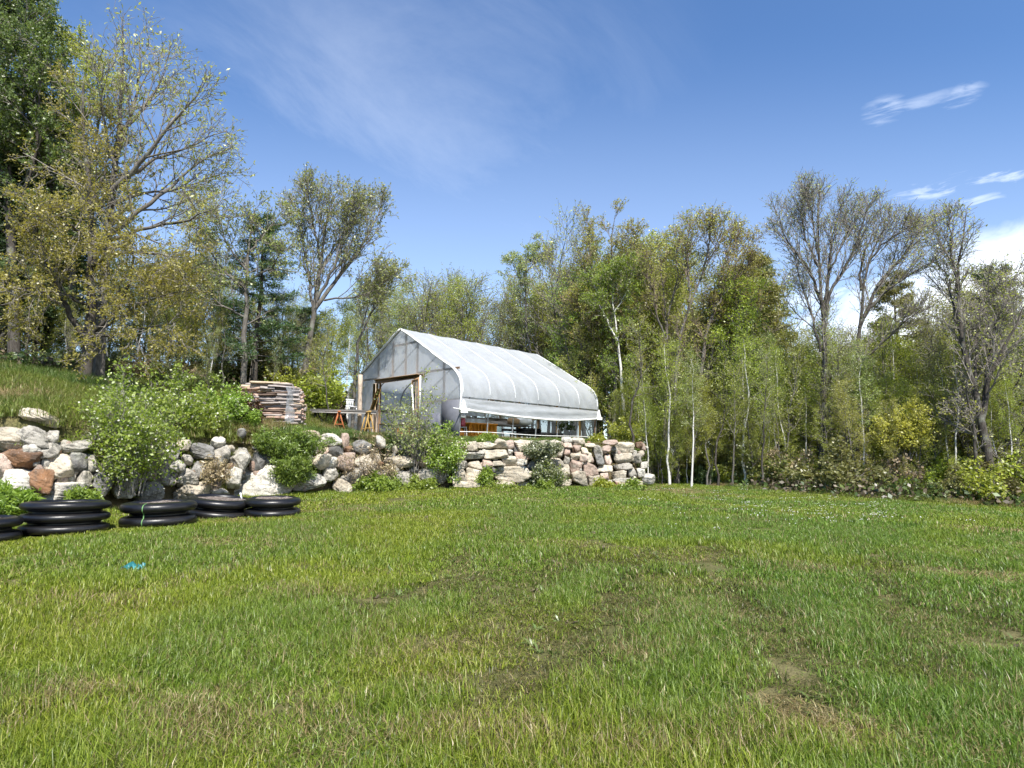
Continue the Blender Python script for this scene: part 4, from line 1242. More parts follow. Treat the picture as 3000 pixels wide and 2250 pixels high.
def child(rg, P, Rr, n_, f0, f1, a0, a1, lfun, K=5, up=0.05, wob=0.10, rr=0.55, rmin=0.006, flat=0.0, bias=None):
    """grow n_ side branches on each line of P (M,K,3)"""
    M, Kp, _ = P.shape
    f = f0 + (f1 - f0) * ((np.arange(n_)[None] + rg.random((M, n_))) / n_)
    g = f * (Kp - 1); i = np.minimum(g.astype(int), Kp - 2); fr = (g - i)[..., None]
    mi = np.arange(M)[:, None]
    S = P[mi, i] * (1 - fr) + P[mi, i + 1] * fr
    T = unit(P[mi, i + 1] - P[mi, i])
    rp = (Rr[mi, i] * (1 - fr[..., 0]) + Rr[mi, i + 1] * fr[..., 0])
    U, V = frame(T)
    az = np.arange(n_)[None] * 2.399 + rg.random((M, 1)) * 6.28 + rg.normal(size=(M, n_)) * 0.5
    a_ = a0 + (a1 - a0) * rg.random((M, n_))
    D = np.cos(a_)[..., None] * T + np.sin(a_)[..., None] * (np.cos(az)[..., None] * U + np.sin(az)[..., None] * V)
    if flat: D[..., 2] *= (1 - flat)
    if bias is not None: D = D + np.array(bias)
    D = unit(D).reshape(-1, 3)
    S = S.reshape(-1, 3)
    L = (lfun(f) * (0.7 + 0.6 * rg.random((M, n_)))).reshape(-1)
    Rs = np.maximum(rp.reshape(-1) * rr, rmin * 1.15)
    step = (L / (K - 1))[:, None]
    out_ = [S]; d = D
    for k in range(K - 1):
        d = unit(d + np.array([0, 0, up]) + wob * rg.normal(size=d.shape))
        S = S + d * step
        out_.append(S)
    Pn = np.stack(out_, 1)
    t_ = np.linspace(0, 1, K)[None]
    Rn = Rs[:, None] * (1 - t_) + np.maximum(Rs[:, None] * 0.3, rmin) * t_
    return Pn, Rn

def leaves_on(rg, P, n_, size, aspect=1.7, spread=0.05, f0=0.25, droop=0.0, flat=0.0, along=False):
    M, K, _ = P.shape
    f = f0 + (1 - f0) * rg.random((M, n_))
    g = f * (K - 1); i = np.minimum(g.astype(int), K - 2); fr = (g - i)[..., None]
    mi = np.arange(M)[:, None]
    c_ = (P[mi, i] * (1 - fr) + P[mi, i + 1] * fr).reshape(-1, 3)
    c_ = c_ + rg.normal(size=c_.shape) * spread
    ax = None
    if along: ax = np.repeat(unit(P[:, -1] - P[:, 0]), n_, 0)
    return leaf_quads(rg, c_, size, aspect, droop, flat, ax)

def trunk_line(rg, H_, r0, K=12, lean=(0, 0), wob=0.02, rtop=0.012):
    t_ = np.linspace(0, 1, K)
    w = np.cumsum(rg.normal(size=(K, 2)) * wob * H_ / K * 2, 0); w -= w[0]
    P = np.stack([lean[0] * t_ * H_ + w[:, 0], lean[1] * t_ * H_ + w[:, 1], t_ * H_], 1)
    P[0, 2] = -0.25
    r_ = r0 * (1 - t_) ** 0.9 + rtop
    r_[0] *= 1.3
    return P[None], r_[None]

def make_tree(name, wood, twigs, leafs, bark_m, twig_m, leaf_m, sides=8):
    """meshes of one tree: trunk (stem and limbs) and crown (twigs and leaves); origin at the foot"""
    parts = [(*wrap(tubes(P, r_, sides if k == 0 else 5)), 0) for k, (P, r_) in enumerate(wood)]
    me1 = mesh('trunk', parts, [bark_m], smooth=True)
    parts = [(*wrap(tubes(P, r_, 3)), 0) for P, r_ in twigs]
    lm = leaf_m if isinstance(leaf_m, (list, tuple)) else [leaf_m]
    for k, (V, f) in enumerate(leafs): parts.append((V, [f], 1 + min(k, len(lm) - 1)))
    me2 = mesh('crown', parts, [twig_m] + list(lm))
    return me1, me2
def wrap(vf): return vf[0], [vf[1]]

def species(kind, seed, H_):
    rg = np.random.default_rng(seed)
    h = H_
    if kind == 'vase':            # open grown young maple, ascending limbs, hardly in leaf
        T = trunk_line(rg, h * 0.93, 0.012 * h, lean=(rg.normal() * .03, rg.normal() * .03), wob=0.05)
        A = child(rg, *T, 15, 0.22, 0.95, R(22), R(42), lambda f: h * (0.50 - 0.36 * f), 8, 0.07, 0.07, 0.6, 0.012)
        B = child(rg, *A, 9, 0.2, 0.98, R(22), R(45), lambda f: h * (0.17 - 0.09 * f), 6, 0.06, 0.09, 0.6, 0.008)
        Cc = child(rg, *B, 7, 0.2, 1.0, R(22), R(50), lambda f: h * 0.060 + 0 * f, 4, 0.05, 0.12, 0.7, 0.006)
        lf = [leaves_on(rg, Cc[0], 4, 0.050, 1.6, 0.06)]
        return make_tree('t', [T, A], [B, Cc], lf, m_bark, m_twig, [L_SAGE, L_OLIVE, L_LIME][seed % 3])
    if kind == 'leafy':           # young tree in fresh leaf
        T = trunk_line(rg, h * 0.95, 0.010 * h, lean=(rg.normal() * .04, rg.normal() * .04), wob=0.07)
        A = child(rg, *T, 22, 0.14, 0.98, R(35), R(65), lambda f: h * (0.30 - 0.20 * f), 7, 0.06, 0.10, 0.5, 0.010)
        B = child(rg, *A, 8, 0.2, 0.98, R(30), R(60), lambda f: h * (0.10 - 0.04 * f), 5, 0.03, 0.12, 0.6, 0.007)
        Cc = child(rg, *B, 5, 0.2, 1.0, R(25), R(60), lambda f: h * 0.042 + 0 * f, 4, 0.0, 0.15, 0.7, 0.005)
        lf = [leaves_on(rg, Cc[0], 15, 0.056, 1.5, 0.09)]
        return make_tree('t', [T, A], [B, Cc], lf, m_bark, m_twig, [L_LIME, L_GREEN, L_OLIVE, L_AMBER, L_LIME, L_RED][seed % 6])
    if kind == 'birch':
        T = trunk_line(rg, h * 0.97, 0.0072 * h, lean=(rg.normal() * .06, rg.normal() * .03), wob=0.06, rtop=0.008)
        A = child(rg, *T, 22, 0.42, 0.98, R(30), R(58), lambda f: h * (0.20 - 0.13 * f), 6, 0.05, 0.09, 0.4, 0.008)
        B = child(rg, *A, 7, 0.2, 1.0, R(28), R(55), lambda f: h * 0.07 + 0 * f, 4, 0.0, 0.12, 0.6, 0.006)
        lf = [leaves_on(rg, B[0], 30, 0.052, 1.4, 0.12)]
        return make_tree('t', [T], [A, B], lf, m_birch, m_twig, [L_LIME, L_SAGE, L_LIME][seed % 3])
    if kind == 'pole':            # thin crowded stem, crown only near the top, few leaves low down
        T = trunk_line(rg, h * 0.97, 0.0068 * h, lean=(rg.normal() * .05, rg.normal() * .04), wob=0.08, rtop=0.008)
        A = child(rg, *T, 20, 0.10, 0.98, R(30), R(70), lambda f: h * (0.16 - 0.07 * f), 6, 0.05, 0.12, 0.4, 0.008)
        B = child(rg, *A, 7, 0.2, 1.0, R(28), R(60), lambda f: h * 0.06 + 0 * f, 4, 0.02, 0.15, 0.6, 0.006)
        lf = [leaves_on(rg, B[0], 24, 0.054, 1.5, 0.13)]
        return make_tree('t', [T], [A, B], lf, [m_bark, m_barkd][seed % 2], m_twig, [L_LIME, L_OLIVE, L_GREEN, L_SAGE, L_AMBER][seed % 5])
    if kind == 'stem':            # bare stem with its small crown high up
        T = trunk_line(rg, h * 0.97, 0.0078 * h, lean=(rg.normal() * .07, rg.normal() * .04), wob=0.10, rtop=0.008)
        A = child(rg, *T, 18, 0.36, 0.98, R(25), R(60), lambda f: h * (0.20 - 0.11 * f), 6, 0.06, 0.12, 0.45, 0.009)
        B = child(rg, *A, 7, 0.2, 1.0, R(28), R(55), lambda f: h * 0.065 + 0 * f, 4, 0.03, 0.14, 0.6, 0.006)
        lf = [leaves_on(rg, B[0], 14, 0.052, 1.5, 0.11)]
        return make_tree('t', [T], [A, B], lf, [m_barkd, m_bark][seed % 2], m_twig, [L_OLIVE, L_LIME, L_SAGE][seed % 3])
    if kind == 'pine':
        T = trunk_line(rg, h, 0.014 * h, wob=0.02, K=14)
        nb = 62
        A = child(rg, *T, nb, 0.16, 0.99, R(72), R(98), lambda f: h * (0.27 * (1.02 - f) ** 0.75 + 0.015), 8, 0.035, 0.06, 0.35, 0.010)
        B = child(rg, *A, 13, 0.18, 1.0, R(35), R(62), lambda f: h * 0.055 * (1.15 - 0.6 * f), 4, 0.02, 0.08, 0.5, 0.006, flat=0.75)
        lf = [leaves_on(rg, B[0], 26, 0.036, 5.0, 0.085, 0.15)]
        return make_tree('t', [T], [A, B], lf, m_barkd, m_twig, [L_PINE, L_PINE, L_PINEY][seed % 3])
    if kind == 'bare':            # grey dead-looking mass of fine twigs
        T = trunk_line(rg, h * 0.95, 0.011 * h, wob=0.06)
        A = child(rg, *T, 26, 0.15, 0.97, R(35), R(80), lambda f: h * (0.30 - 0.18 * f), 7, 0.06, 0.11, 0.5, 0.011)
        B = child(rg, *A, 9, 0.15, 1.0, R(25), R(60), lambda f: h * 0.09 + 0 * f, 5, 0.05, 0.14, 0.6, 0.008)
        Cc = child(rg, *B, 6, 0.2, 1.0, R(25), R(60), lambda f: h * 0.04 + 0 * f, 4, 0.02, 0.16, 0.7, 0.006)
        lf = [leaves_on(rg, Cc[0], 2, 0.05, 1.6, 0.05)]
        return make_tree('t', [T, A], [B, Cc], lf, m_bark, m_twig, L_OLIVE)

SP = {}
for kind, n_ in (('vase', 3), ('leafy', 6), ('birch', 3), ('pole', 5), ('pine', 3), ('bare', 1), ('stem', 4)):
    SP[kind] = [species(kind, k + {'vase': 0, 'leafy': 0, 'birch': 0, 'pole': 0, 'pine': 0, 'bare': 7, 'stem': 0}[kind], 10.0) for k in range(n_)]
TREES = []
KINDN = dict(vase='maple_tree', leafy='young_tree', birch='birch_tree', pole='young_tree', pine='pine_tree', bare='bare_tree', stem='young_tree')
def put_tree(kind, var, x, y, H_, rz, label, group=None, wide=1.0, name=None):
    e = empty(name or KINDN[kind], (x, y, float(H(x, y))), rz, label, 'tree', group)
    k = H_ / 10.0
    e.scale = (k * wide, k * wide, k)
    a_, c_ = SP[kind][var % len(SP[kind])]
    obj('trunk', a_, e); obj('crown', c_, e)
    TREES.append((x, y))
    return e
def tree_px(kind, var, px, top, Y, label, group=None, wide=1.0, rz=None, name=None):
    x = (px - CX) / (F / math.cos(PITCH)) * Y
    z0 = float(H(x, Y)); z1 = at(px, top, Y)[2]
    rnd = random.Random(int(px * 7 + top))
    return put_tree(kind, var, x, Y, max(1.5, z1 - z0), rnd.uniform(0, 6.28) if rz is None else rz, label, group, wide, name)

def line_px(pts, Y, dY, K=11, rg=None, wob=0.02):
    p = np.array(pts, float)
    s = np.concatenate([[0], np.cumsum(np.hypot(*np.diff(p, axis=0).T))]); q = np.linspace(0, s[-1], K)
    px = np.interp(q, s, p[:, 0]); py = np.interp(q, s, p[:, 1])
    for _ in range(1):
        px[1:-1] = .25 * px[:-2] + .5 * px[1:-1] + .25 * px[2:]; py[1:-1] = .25 * py[:-2] + .5 * py[1:-1] + .25 * py[2:]
    Yv = Y + dY * np.linspace(0, 1, K) ** 1.2
    P = at(px, py, Yv)
    if rg is not None: P[1:] += rg.normal(size=(K - 1, 3)) * wob
    return P

def hero(name, label, Y, base, limbs, bark_m, leaf_m, seed, l2=2.2, n2=10, n3=8, n4=4, nl=5, lsz=0.06, a=(20, 48), up=0.06, asp=1.7, hang=0.0, l3=0.38, twig=None, group=None, bias=None):
    """tree whose stem and main limbs were measured from the photo; finer branching is grown on them in every direction"""
    rg = np.random.default_rng(seed)
    b0 = at(base[0], base[1], Y); x_, y_ = b0[0], b0[1]
    o0 = np.array([x_, y_, float(H(x_, y_))])
    Ps, Rs = [], []
    for k, (pts, r0, r1, dY) in enumerate(limbs):
        P = line_px(pts, Y if dY is not None else Y, dY or 0, 12, rg, 0.03) - o0
        if k == 0: P[0] = (0, 0, -0.3)
        Ps.append(P); Rs.append(np.linspace(r0, r1, 12))
    P0, R0 = np.array(Ps), np.array(Rs)
    A = child(rg, P0[:1], R0[:1], n2, 0.35, 1.0, R(a[0]), R(a[1]), lambda f: l2 * (1.2 - 0.98 * f), 7, up, 0.08, 0.45, 0.010, bias=bias)
    A2 = child(rg, P0[1:], R0[1:], n2, 0.18, 1.0, R(a[0]), R(a[1]), lambda f: l2 * (1.2 - 0.98 * f), 7, up, 0.08, 0.6, 0.010, bias=bias) if len(P0) > 1 else None
    A = (np.concatenate([A[0], A2[0]]), np.concatenate([A[1], A2[1]])) if A2 else A
    B = child(rg, *A, n3, 0.15, 1.0, R(22), R(50), lambda f: l2 * l3 * (1.1 - 0.5 * f), 5, up * .8, 0.10, 0.6, 0.0075)
    Cc = child(rg, *B, n4, 0.2, 1.0, R(22), R(52), lambda f: l2 * l3 * 0.42 + 0 * f, 4, up * .6, 0.12, 0.7, 0.006)
    lf = [leaves_on(rg, Cc[0], nl, lsz, asp, 0.05, 0.3, hang)] if nl else []
    me1, me2 = make_tree('h', [(P0, R0)], [A, B, Cc], lf, bark_m, twig or m_twig, leaf_m, 9)
    e = empty(name, o0, 0, label, 'tree', group)
    obj('trunk', me1, e); obj('crown', me2, e)
    TREES.append((x_, y_))
    return e

# big trees on the left
hero('oak_tree', 'tallest grey trunked oak at left with drooping tan catkins and wide open limbs', 21.5, (288, 1128), [
    (((288, 1128), (293, 960), (302, 820), (316, 690), (332, 560), (345, 430), (356, 300), (364, 180), (362, 75)), .21, .02, 0.3),
    (((316, 690), (380, 645), (450, 590), (530, 520), (600, 460), (655, 440)), .10, .015, 1.2),
    (((318, 705), (400, 675), (480, 660), (560, 640), (640, 605)), .08, .012, -1.4),
    (((334, 550), (395, 500), (440, 440), (500, 370), (560, 300), (588, 250)), .10, .014, -0.9),
    (((343, 460), (370, 380), (395, 280), (412, 180), (405, 105)), .085, .012, 0.9),
    (((380, 512), (450, 470), (530, 440), (620, 400), (662, 385)), .065, .012, 1.6),
    (((352, 380), (420, 330), (470, 240), (495, 160)), .065, .012, 1.4),
    (((340, 500), (312, 400), (296, 300), (300, 190)), .06, .012, -1.2),
    (((325, 600), (420, 560), (520, 560), (610, 520), (668, 505)), .06, .012, 2.0),
    (((322, 640), (270, 560), (240, 470)), .05, .012, 1.8)],
    m_bark, L_OLIVE, 31, 2.2, 10, 7, 3, 2, 0.050, (22, 50), 0.06, 2.8, 0.5)
hero('oak_tree', 'dark forked oak at left with low amber young leaves', 20.5, (246, 1130), [
    (((246, 1130), (250, 1060), (260, 990), (270, 850), (266, 720), (270, 620), (262, 500), (240, 380), (235, 250)), .19, .025, 0.4),
    (((248, 990), (205, 920), (180, 880), (155, 820), (135, 760), (112, 690), (100, 620)), .10, .015, -1.6),
    (((268, 985), (330, 925), (375, 860), (388, 780), (392, 700)), .08, .012, -1.2),
    (((266, 600), (300, 520), (322, 440)), .07, .012, 1.2),
    (((262, 990), (340, 985), (440, 960), (520, 940)), .06, .012, -2.0),
    (((265, 900), (190, 860), (100, 850), (20, 850)), .06, .012, -1.8),
    (((268, 780), (350, 740), (450, 740), (540, 760)), .06, .012, -2.2),
    (((266, 700), (180, 650), (90, 640)), .06, .012, -2.2),
    (((300, 960), (400, 900), (500, 860), (570, 840)), .05, .012, -1.5)],
    m_barkd, L_AMBER, 32, 2.0, 10, 7, 4, 11, 0.047, (40, 80), 0.0, 1.6, 0.2)
hero('poplar_tree', 'leafy yellow green poplar behind the tall grey oak', 24.5, (205, 1120), [
    (((205, 1120), (210, 900), (212, 700), (222, 450), (240, 250), (262, 120)), .18, .02, 0),
    (((222, 500), (190, 380), (178, 240), (196, 120)), .08, .012, 1.0),
    (((218, 560), (270, 440), (300, 330), (312, 240)), .08, .012, -1.0),
    (((214, 680), (150, 560), (120, 430), (115, 330)), .07, .012, -1.2),
    (((214, 760), (280, 640), (330, 560)), .06, .012, 1.2)],
    m_bark, L_LIME, 33, 2.2, 13, 8, 4, 11, 0.052, (30, 60), 0.04)
hero('poplar_tree', 'tall dark green tree filling the upper left corner', 23.0, (45, 1120), [
    (((45, 1120), (40, 900), (30, 650), (20, 400), (5, 150), (-20, -60)), .22, .03, 0),
    (((32, 700), (80, 560), (110, 400), (120, 250), (105, 130)), .09, .012, -1.0),
    (((22, 450), (60, 300), (80, 160), (70, 50)), .09, .012, 1.0),
    (((10, 250), (40, 120), (30, -10)), .06, .012, 0.5),
    (((38, 800), (100, 720), (150, 620)), .06, .012, 0.8),
    (((30, 600), (-40, 480), (-90, 330)), .08, .012, -1)],
    m_barkd, L_DEEP, 34, 2.5, 16, 9, 4, 22, 0.060, (35, 70), 0.0)
tree_px('pine', 0, 100, 330, 26.5, 'dark pine standing behind the corner tree at left', wide=0.9)
tree_px('pine', 1, -30, 250, 24.0, 'dark pine at the very left edge of the photo', wide=1.0)
tree_px('pine', 0, 735, 640, 25.8, 'dark green pine with level boughs left of the greenhouse', wide=1.15)
tree_px('pine', 1, 880, 900, 31.0, 'lower pine between the level boughed pine and the greenhouse', wide=1.1)
hero('ash_tree', 'half bare tree with pale spreading limbs in front of the pine left of the greenhouse', 24.6, (715, 1135), [
    (((715, 1135), (716, 1000), (720, 880), (724, 780), (735, 690), (750, 610)), .13, .02, 0),
    (((720, 850), (660, 800), (620, 740), (600, 690)), .06, .012, -0.8),
    (((722, 790), (680, 740), (650, 680), (640, 640)), .05, .012, 0.8),
    (((720, 930), (640, 890), (580, 840)), .05, .012, -1.2),
    (((728, 740), (770, 690), (810, 640), (830, 620)), .05, .012, 0.8),
    (((724, 820), (790, 790), (830, 730)), .045, .012, -1.0)],
    m_bark, L_SAGE, 35, 1.6, 9, 7, 3, 5, 0.052, (28, 60), 0.04)
hero('willow_tree', 'fan shaped grey green tree leaning right above the greenhouse gable', 27.0, (893, 1130), [
    (((893, 1130), (900, 1030), (922, 910), (935, 810), (945, 720), (958, 640), (985, 560)), .15, .018, 0),
    (((922, 905), (960, 850), (1010, 790), (1060, 720), (1105, 640), (1122, 590)), .10, .015, 0.6),
    (((928, 880), (970, 800), (1015, 700), (1045, 600)), .08, .012, -0.8),
    (((918, 920), (910, 830), (885, 700), (868, 620)), .07, .012, 0.8),
    (((940, 765), (915, 650), (905, 565)), .06, .012, -0.7),
    (((950, 880), (1020, 872), (1085, 858), (1120, 820)), .045, .012, -1.0),
    (((940, 800), (990, 700), (1080, 600)), .05, .012, 1.0)],
    m_bark, L_SAGE, 36, 2.2, 13, 9, 4, 3, 0.048, (12, 32), 0.10, 2.6)
hero('willow_tree', 'small leaning tree just left of the greenhouse roof peak', 29.0, (1035, 1100), [
    (((1035, 1100), (1060, 960), (1090, 915), (1122, 870), (1145, 810), (1165, 785)), .08, .012, 0),
    (((1095, 905), (1110, 850), (1120, 790)), .04, .01, 0.5),
    (((1060, 960), (1080, 900), (1085, 850)), .04, .01, -.5)],
    m_bark, L_SAGE, 37, 1.3, 10, 7, 3, 6, 0.05, (25, 50), 0.05)

# big bare trees on the right
hero('maple_tree', 'tall bare fan shaped maple rising highest above the right woods', 26.5, (2408, 1440), [
    (((2408, 1440), (2410, 1300), (2415, 1117), (2413, 920), (2400, 845), (2396, 722), (2399, 610), (2402, 552)), .16, .014, 0),
    (((2413, 918), (2428, 845), (2431, 737), (2442, 665), (2475, 592)), .09, .012, 0.5),
    (((2416, 930), (2426, 863), (2460, 809), (2500, 737), (2545, 600)), .08, .012, -0.7),
    (((2412, 900), (2386, 817), (2345, 755), (2301, 694), (2283, 632)), .075, .012, -0.6),
    (((2404, 1030), (2374, 918), (2345, 827), (2334, 770)), .07, .012, 0.8),
    (((2396, 780), (2360, 700), (2340, 600)), .05, .01, 0.7),
    (((2400, 760), (2380, 660), (2370, 570)), .05, .01, -0.8),
    (((2430, 800), (2470, 700), (2520, 620)), .05, .01, 0.9)],
    m_barkd, L_SAGE, 41, 2.1, 12, 9, 4, 1, 0.048, (12, 30), 0.11)
hero('maple_tree', 'bare maple leaning right beside the tallest bare one', 27.0, (2510, 1430), [
    (((2510, 1430), (2514, 1250), (2515, 1062), (2518, 954), (2525, 874), (2542, 773), (2562, 701), (2616, 632)), .15, .014, 0),
    (((2518, 960), (2536, 930), (2562, 845), (2616, 780), (2670, 722), (2740, 660)), .085, .012, 0.6),
    (((2532, 930), (2547, 900), (2616, 835), (2688, 791), (2779, 737)), .07, .012, -0.8),
    (((2523, 1062), (2598, 990), (2652, 943), (2700, 900)), .065, .012, -1.0),
    (((2523, 850), (2518, 802), (2536, 722), (2590, 642)), .06, .012, 0.8),
    (((2545, 770), (2580, 720), (2660, 660)), .05, .01, -.6),
    (((2570, 840), (2640, 760), (2710, 650)), .05, .01, 1.1)],
    m_barkd, L_OLIVE, 42, 2.0, 12, 9, 4, 1, 0.045, (12, 30), 0.09)
hero('maple_tree', 'dark bare tree forking low at the lawn edge far right', 23.0, (2916, 1458), [
    (((2916, 1458), (2892, 1330), (2873, 1220), (2850, 1120), (2822, 1040), (2808, 960), (2804, 860), (2815, 740), (2830, 620)), .17, .014, 0),
    (((2808, 965), (2792, 900), (2776, 840), (2768, 790)), .06, .01, 0.5),
    (((2804, 860), (2790, 760), (2782, 690), (2781, 640)), .06, .01, -0.5),
    (((2876, 1235), (2900, 1100), (2950, 1000), (3000, 900), (3020, 840)), .09, .012, -0.6),
    (((2868, 1210), (2858, 1100), (2857, 1000), (2872, 900), (2900, 820)), .07, .012, 0.7),
    (((2882, 1190), (2886, 1080), (2912, 960), (2962, 850), (2995, 760)), .075, .012, 0.5),
    (((2890, 1330), (2868, 1290), (2850, 1230), (2846, 1120)), .06, .012, 0.5),
    (((2830, 1060), (2880, 980), (2930, 880)), .05, .012, 0.9)],
    m_barkd, L_OLIVE, 43, 1.7, 11, 9, 4, 1, 0.05, (20, 45), 0.06)
hero('maple_tree', 'slender dark stem joined at the foot of the low forking tree', 22.8, (2888, 1452), [
    (((2888, 1452), (2866, 1380), (2856, 1290), (2848, 1200), (2830, 1130)), .085, .02, 0),
    (((2856, 1290), (2830, 1230), (2790, 1200)), .03, .01, -.5)],
    m_barkd, L_OLIVE, 44, 1.1, 6, 6, 3, 1, 0.05, (25, 55), 0.05)
# leaning clump in the middle right
for k, (lim, lab) in enumerate((
    ([((1985, 1400), (1975, 1200), (1982, 1034), (2018, 885), (2056, 810), (2094, 734), (2132, 672)), ((2018, 885), (2020, 800), (2010, 720), (2020, 660)), ((2056, 810), (2075, 730), (2080, 665))], 'leaning maple with reddish buds, left stem of the middle right clump'),
    ([((2050, 1400), (2048, 1200), (2060, 1015), (2086, 916), (2109, 848), (2151, 772), (2228, 690)), ((2109, 848), (2130, 760), (2165, 690)), ((2090, 910), (2150, 820), (2200, 770))], 'leaning maple with reddish buds, stem reaching farthest right in the clump'),
    ([((1945, 1395), (1950, 1200), (1957, 924), (1934, 800), (1930, 715)), ((1957, 924), (1985, 820), (1980, 700)), ((1950, 1000), (1910, 880), (1900, 760))], 'upright grey maple at the left of the leaning clump'),
    ([((2138, 1390), (2136, 1200), (2135, 1050), (2138, 943), (2162, 886), (2190, 860)), ((2136, 960), (2160, 920), (2200, 900)), ((2136, 1000), (2110, 950), (2090, 900))], 'straight thin trunked tree right of the leaning clump'))):
    hero('maple_tree', lab, 29.0 + 0.7 * k, lim[0][0], [(lim[0], .12, .014, 0.3)] + [(q, .055, .012, (-1) ** j * 0.8) for j, q in enumerate(lim[1:])],
         m_bark, [L_RED, L_RED, L_OLIVE, L_AMBER][k], 50 + k, 2.0, 12, 8, 4, 4, 0.05, (13, 34), 0.09, twig=m_twigr)
# a taller reddish green pair right of the greenhouse, the airy spindle tree behind the ridge
hero('maple_tree', 'tall reddish topped tree behind the right end of the greenhouse', 33.0, (1795, 1380), [
    (((1795, 1380), (1800, 1200), (1795, 1000), (1790, 850), (1792, 740), (1800, 630)), .14, .015, 0),
    (((1795, 980), (1740, 850), (1725, 740), (1722, 660)), .07, .012, 0.6), (((1792, 900), (1840, 800), (1860, 700)), .06, .012, -0.7),
    (((1793, 1050), (1860, 930), (1890, 820)), .06, .012, 0.8), (((1796, 1090), (1730, 980), (1690, 880)), .06, .012, -0.8)],
    m_bark, L_RED, 61, 2.2, 13, 8, 4, 7, 0.052, (16, 42), 0.08, twig=m_twigr)
hero('birch_tree', 'white trunked tree with green leaves at the right end of the greenhouse', 31.0, (1828, 1310), [
    (((1835, 1310), (1826, 1180), (1815, 1060), (1805, 960), (1795, 860), (1788, 800)), .10, .015, 0),
    (((1808, 1000), (1760, 900), (1740, 830)), .04, .01, 0.5), (((1800, 920), (1840, 850), (1850, 790)), .04, .01, -0.6)],
    m_birch, L_GREEN, 62, 1.8, 13, 8, 3, 13, 0.054, (30, 60), 0.03)
hero('birch_tree', 'airy spindly tree standing above the greenhouse ridge', 37.0, (1560, 1200), [
    (((1560, 1200), (1552, 1040), (1540, 930), (1538, 820), (1545, 740), (1552, 700)), .09, .012, 0),
    (((1540, 860), (1510, 800), (1500, 760)), .03, .01, 0.4), (((1542, 800), (1570, 760), (1585, 740)), .03, .01, -0.4)],
    m_bark, L_SAGE, 63, 1.3, 13, 8, 3, 7, 0.052, (30, 60), 0.04)
tree_px('pine', 2, 2230, 760, 34.0, 'brownish pine with flat boughs in the gap right of the leaning clump', wide=1.35)
tree_px('pine', 0, 2262, 745, 38.0, 'dark pine tip rising behind the brownish pine', wide=0.7)
tree_px('pine', 2, 2665, 800, 33.0, 'dark tufted pine behind the right leaning bare maple', wide=1.0)
tree_px('pine', 0, 2960, 780, 28.0, 'dark pine at the right edge behind bare branches', wide=0.9)
tree_px('bare', 0, 2985, 800, 25.0, 'grey bare twiggy tree at the right edge', wide=1.2)
tree_px('bare', 0, 2880, 860, 28.5, 'grey bare tree behind the low forking one', wide=1.0)

# white birch stems standing out along the right wood edge
for k, (px, top, Y, lab) in enumerate(((2803, 960, 25.0, 'brightest white birch stem left of the low forking dark tree'), (2786, 1010, 25.6, 'thinner white birch stem left of the brightest one'), (2975, 1080, 23.6, 'white birch stem at the far right edge'), (2302, 1010, 27.6, 'white birch stem left of the tall fan shaped maple'), (2178, 1040, 28.8, 'white birch stem right of the leaning clump'), (2365, 1100, 27.2, 'short white birch stem beside the tall fan shaped maple'), (2250, 1130, 28.3, 'crooked white birch stem midway along the right woods'), (1730, 1030, 34, 'white birch stem behind the rear corner of the greenhouse'), (2700, 1040, 27.5, 'white birch stem behind the golden bush'), (2925, 1130, 24.2, 'thin white birch stem behind the low forking dark tree'))):
    tree_px('birch', k, px, top, Y, lab, None, 0.8)

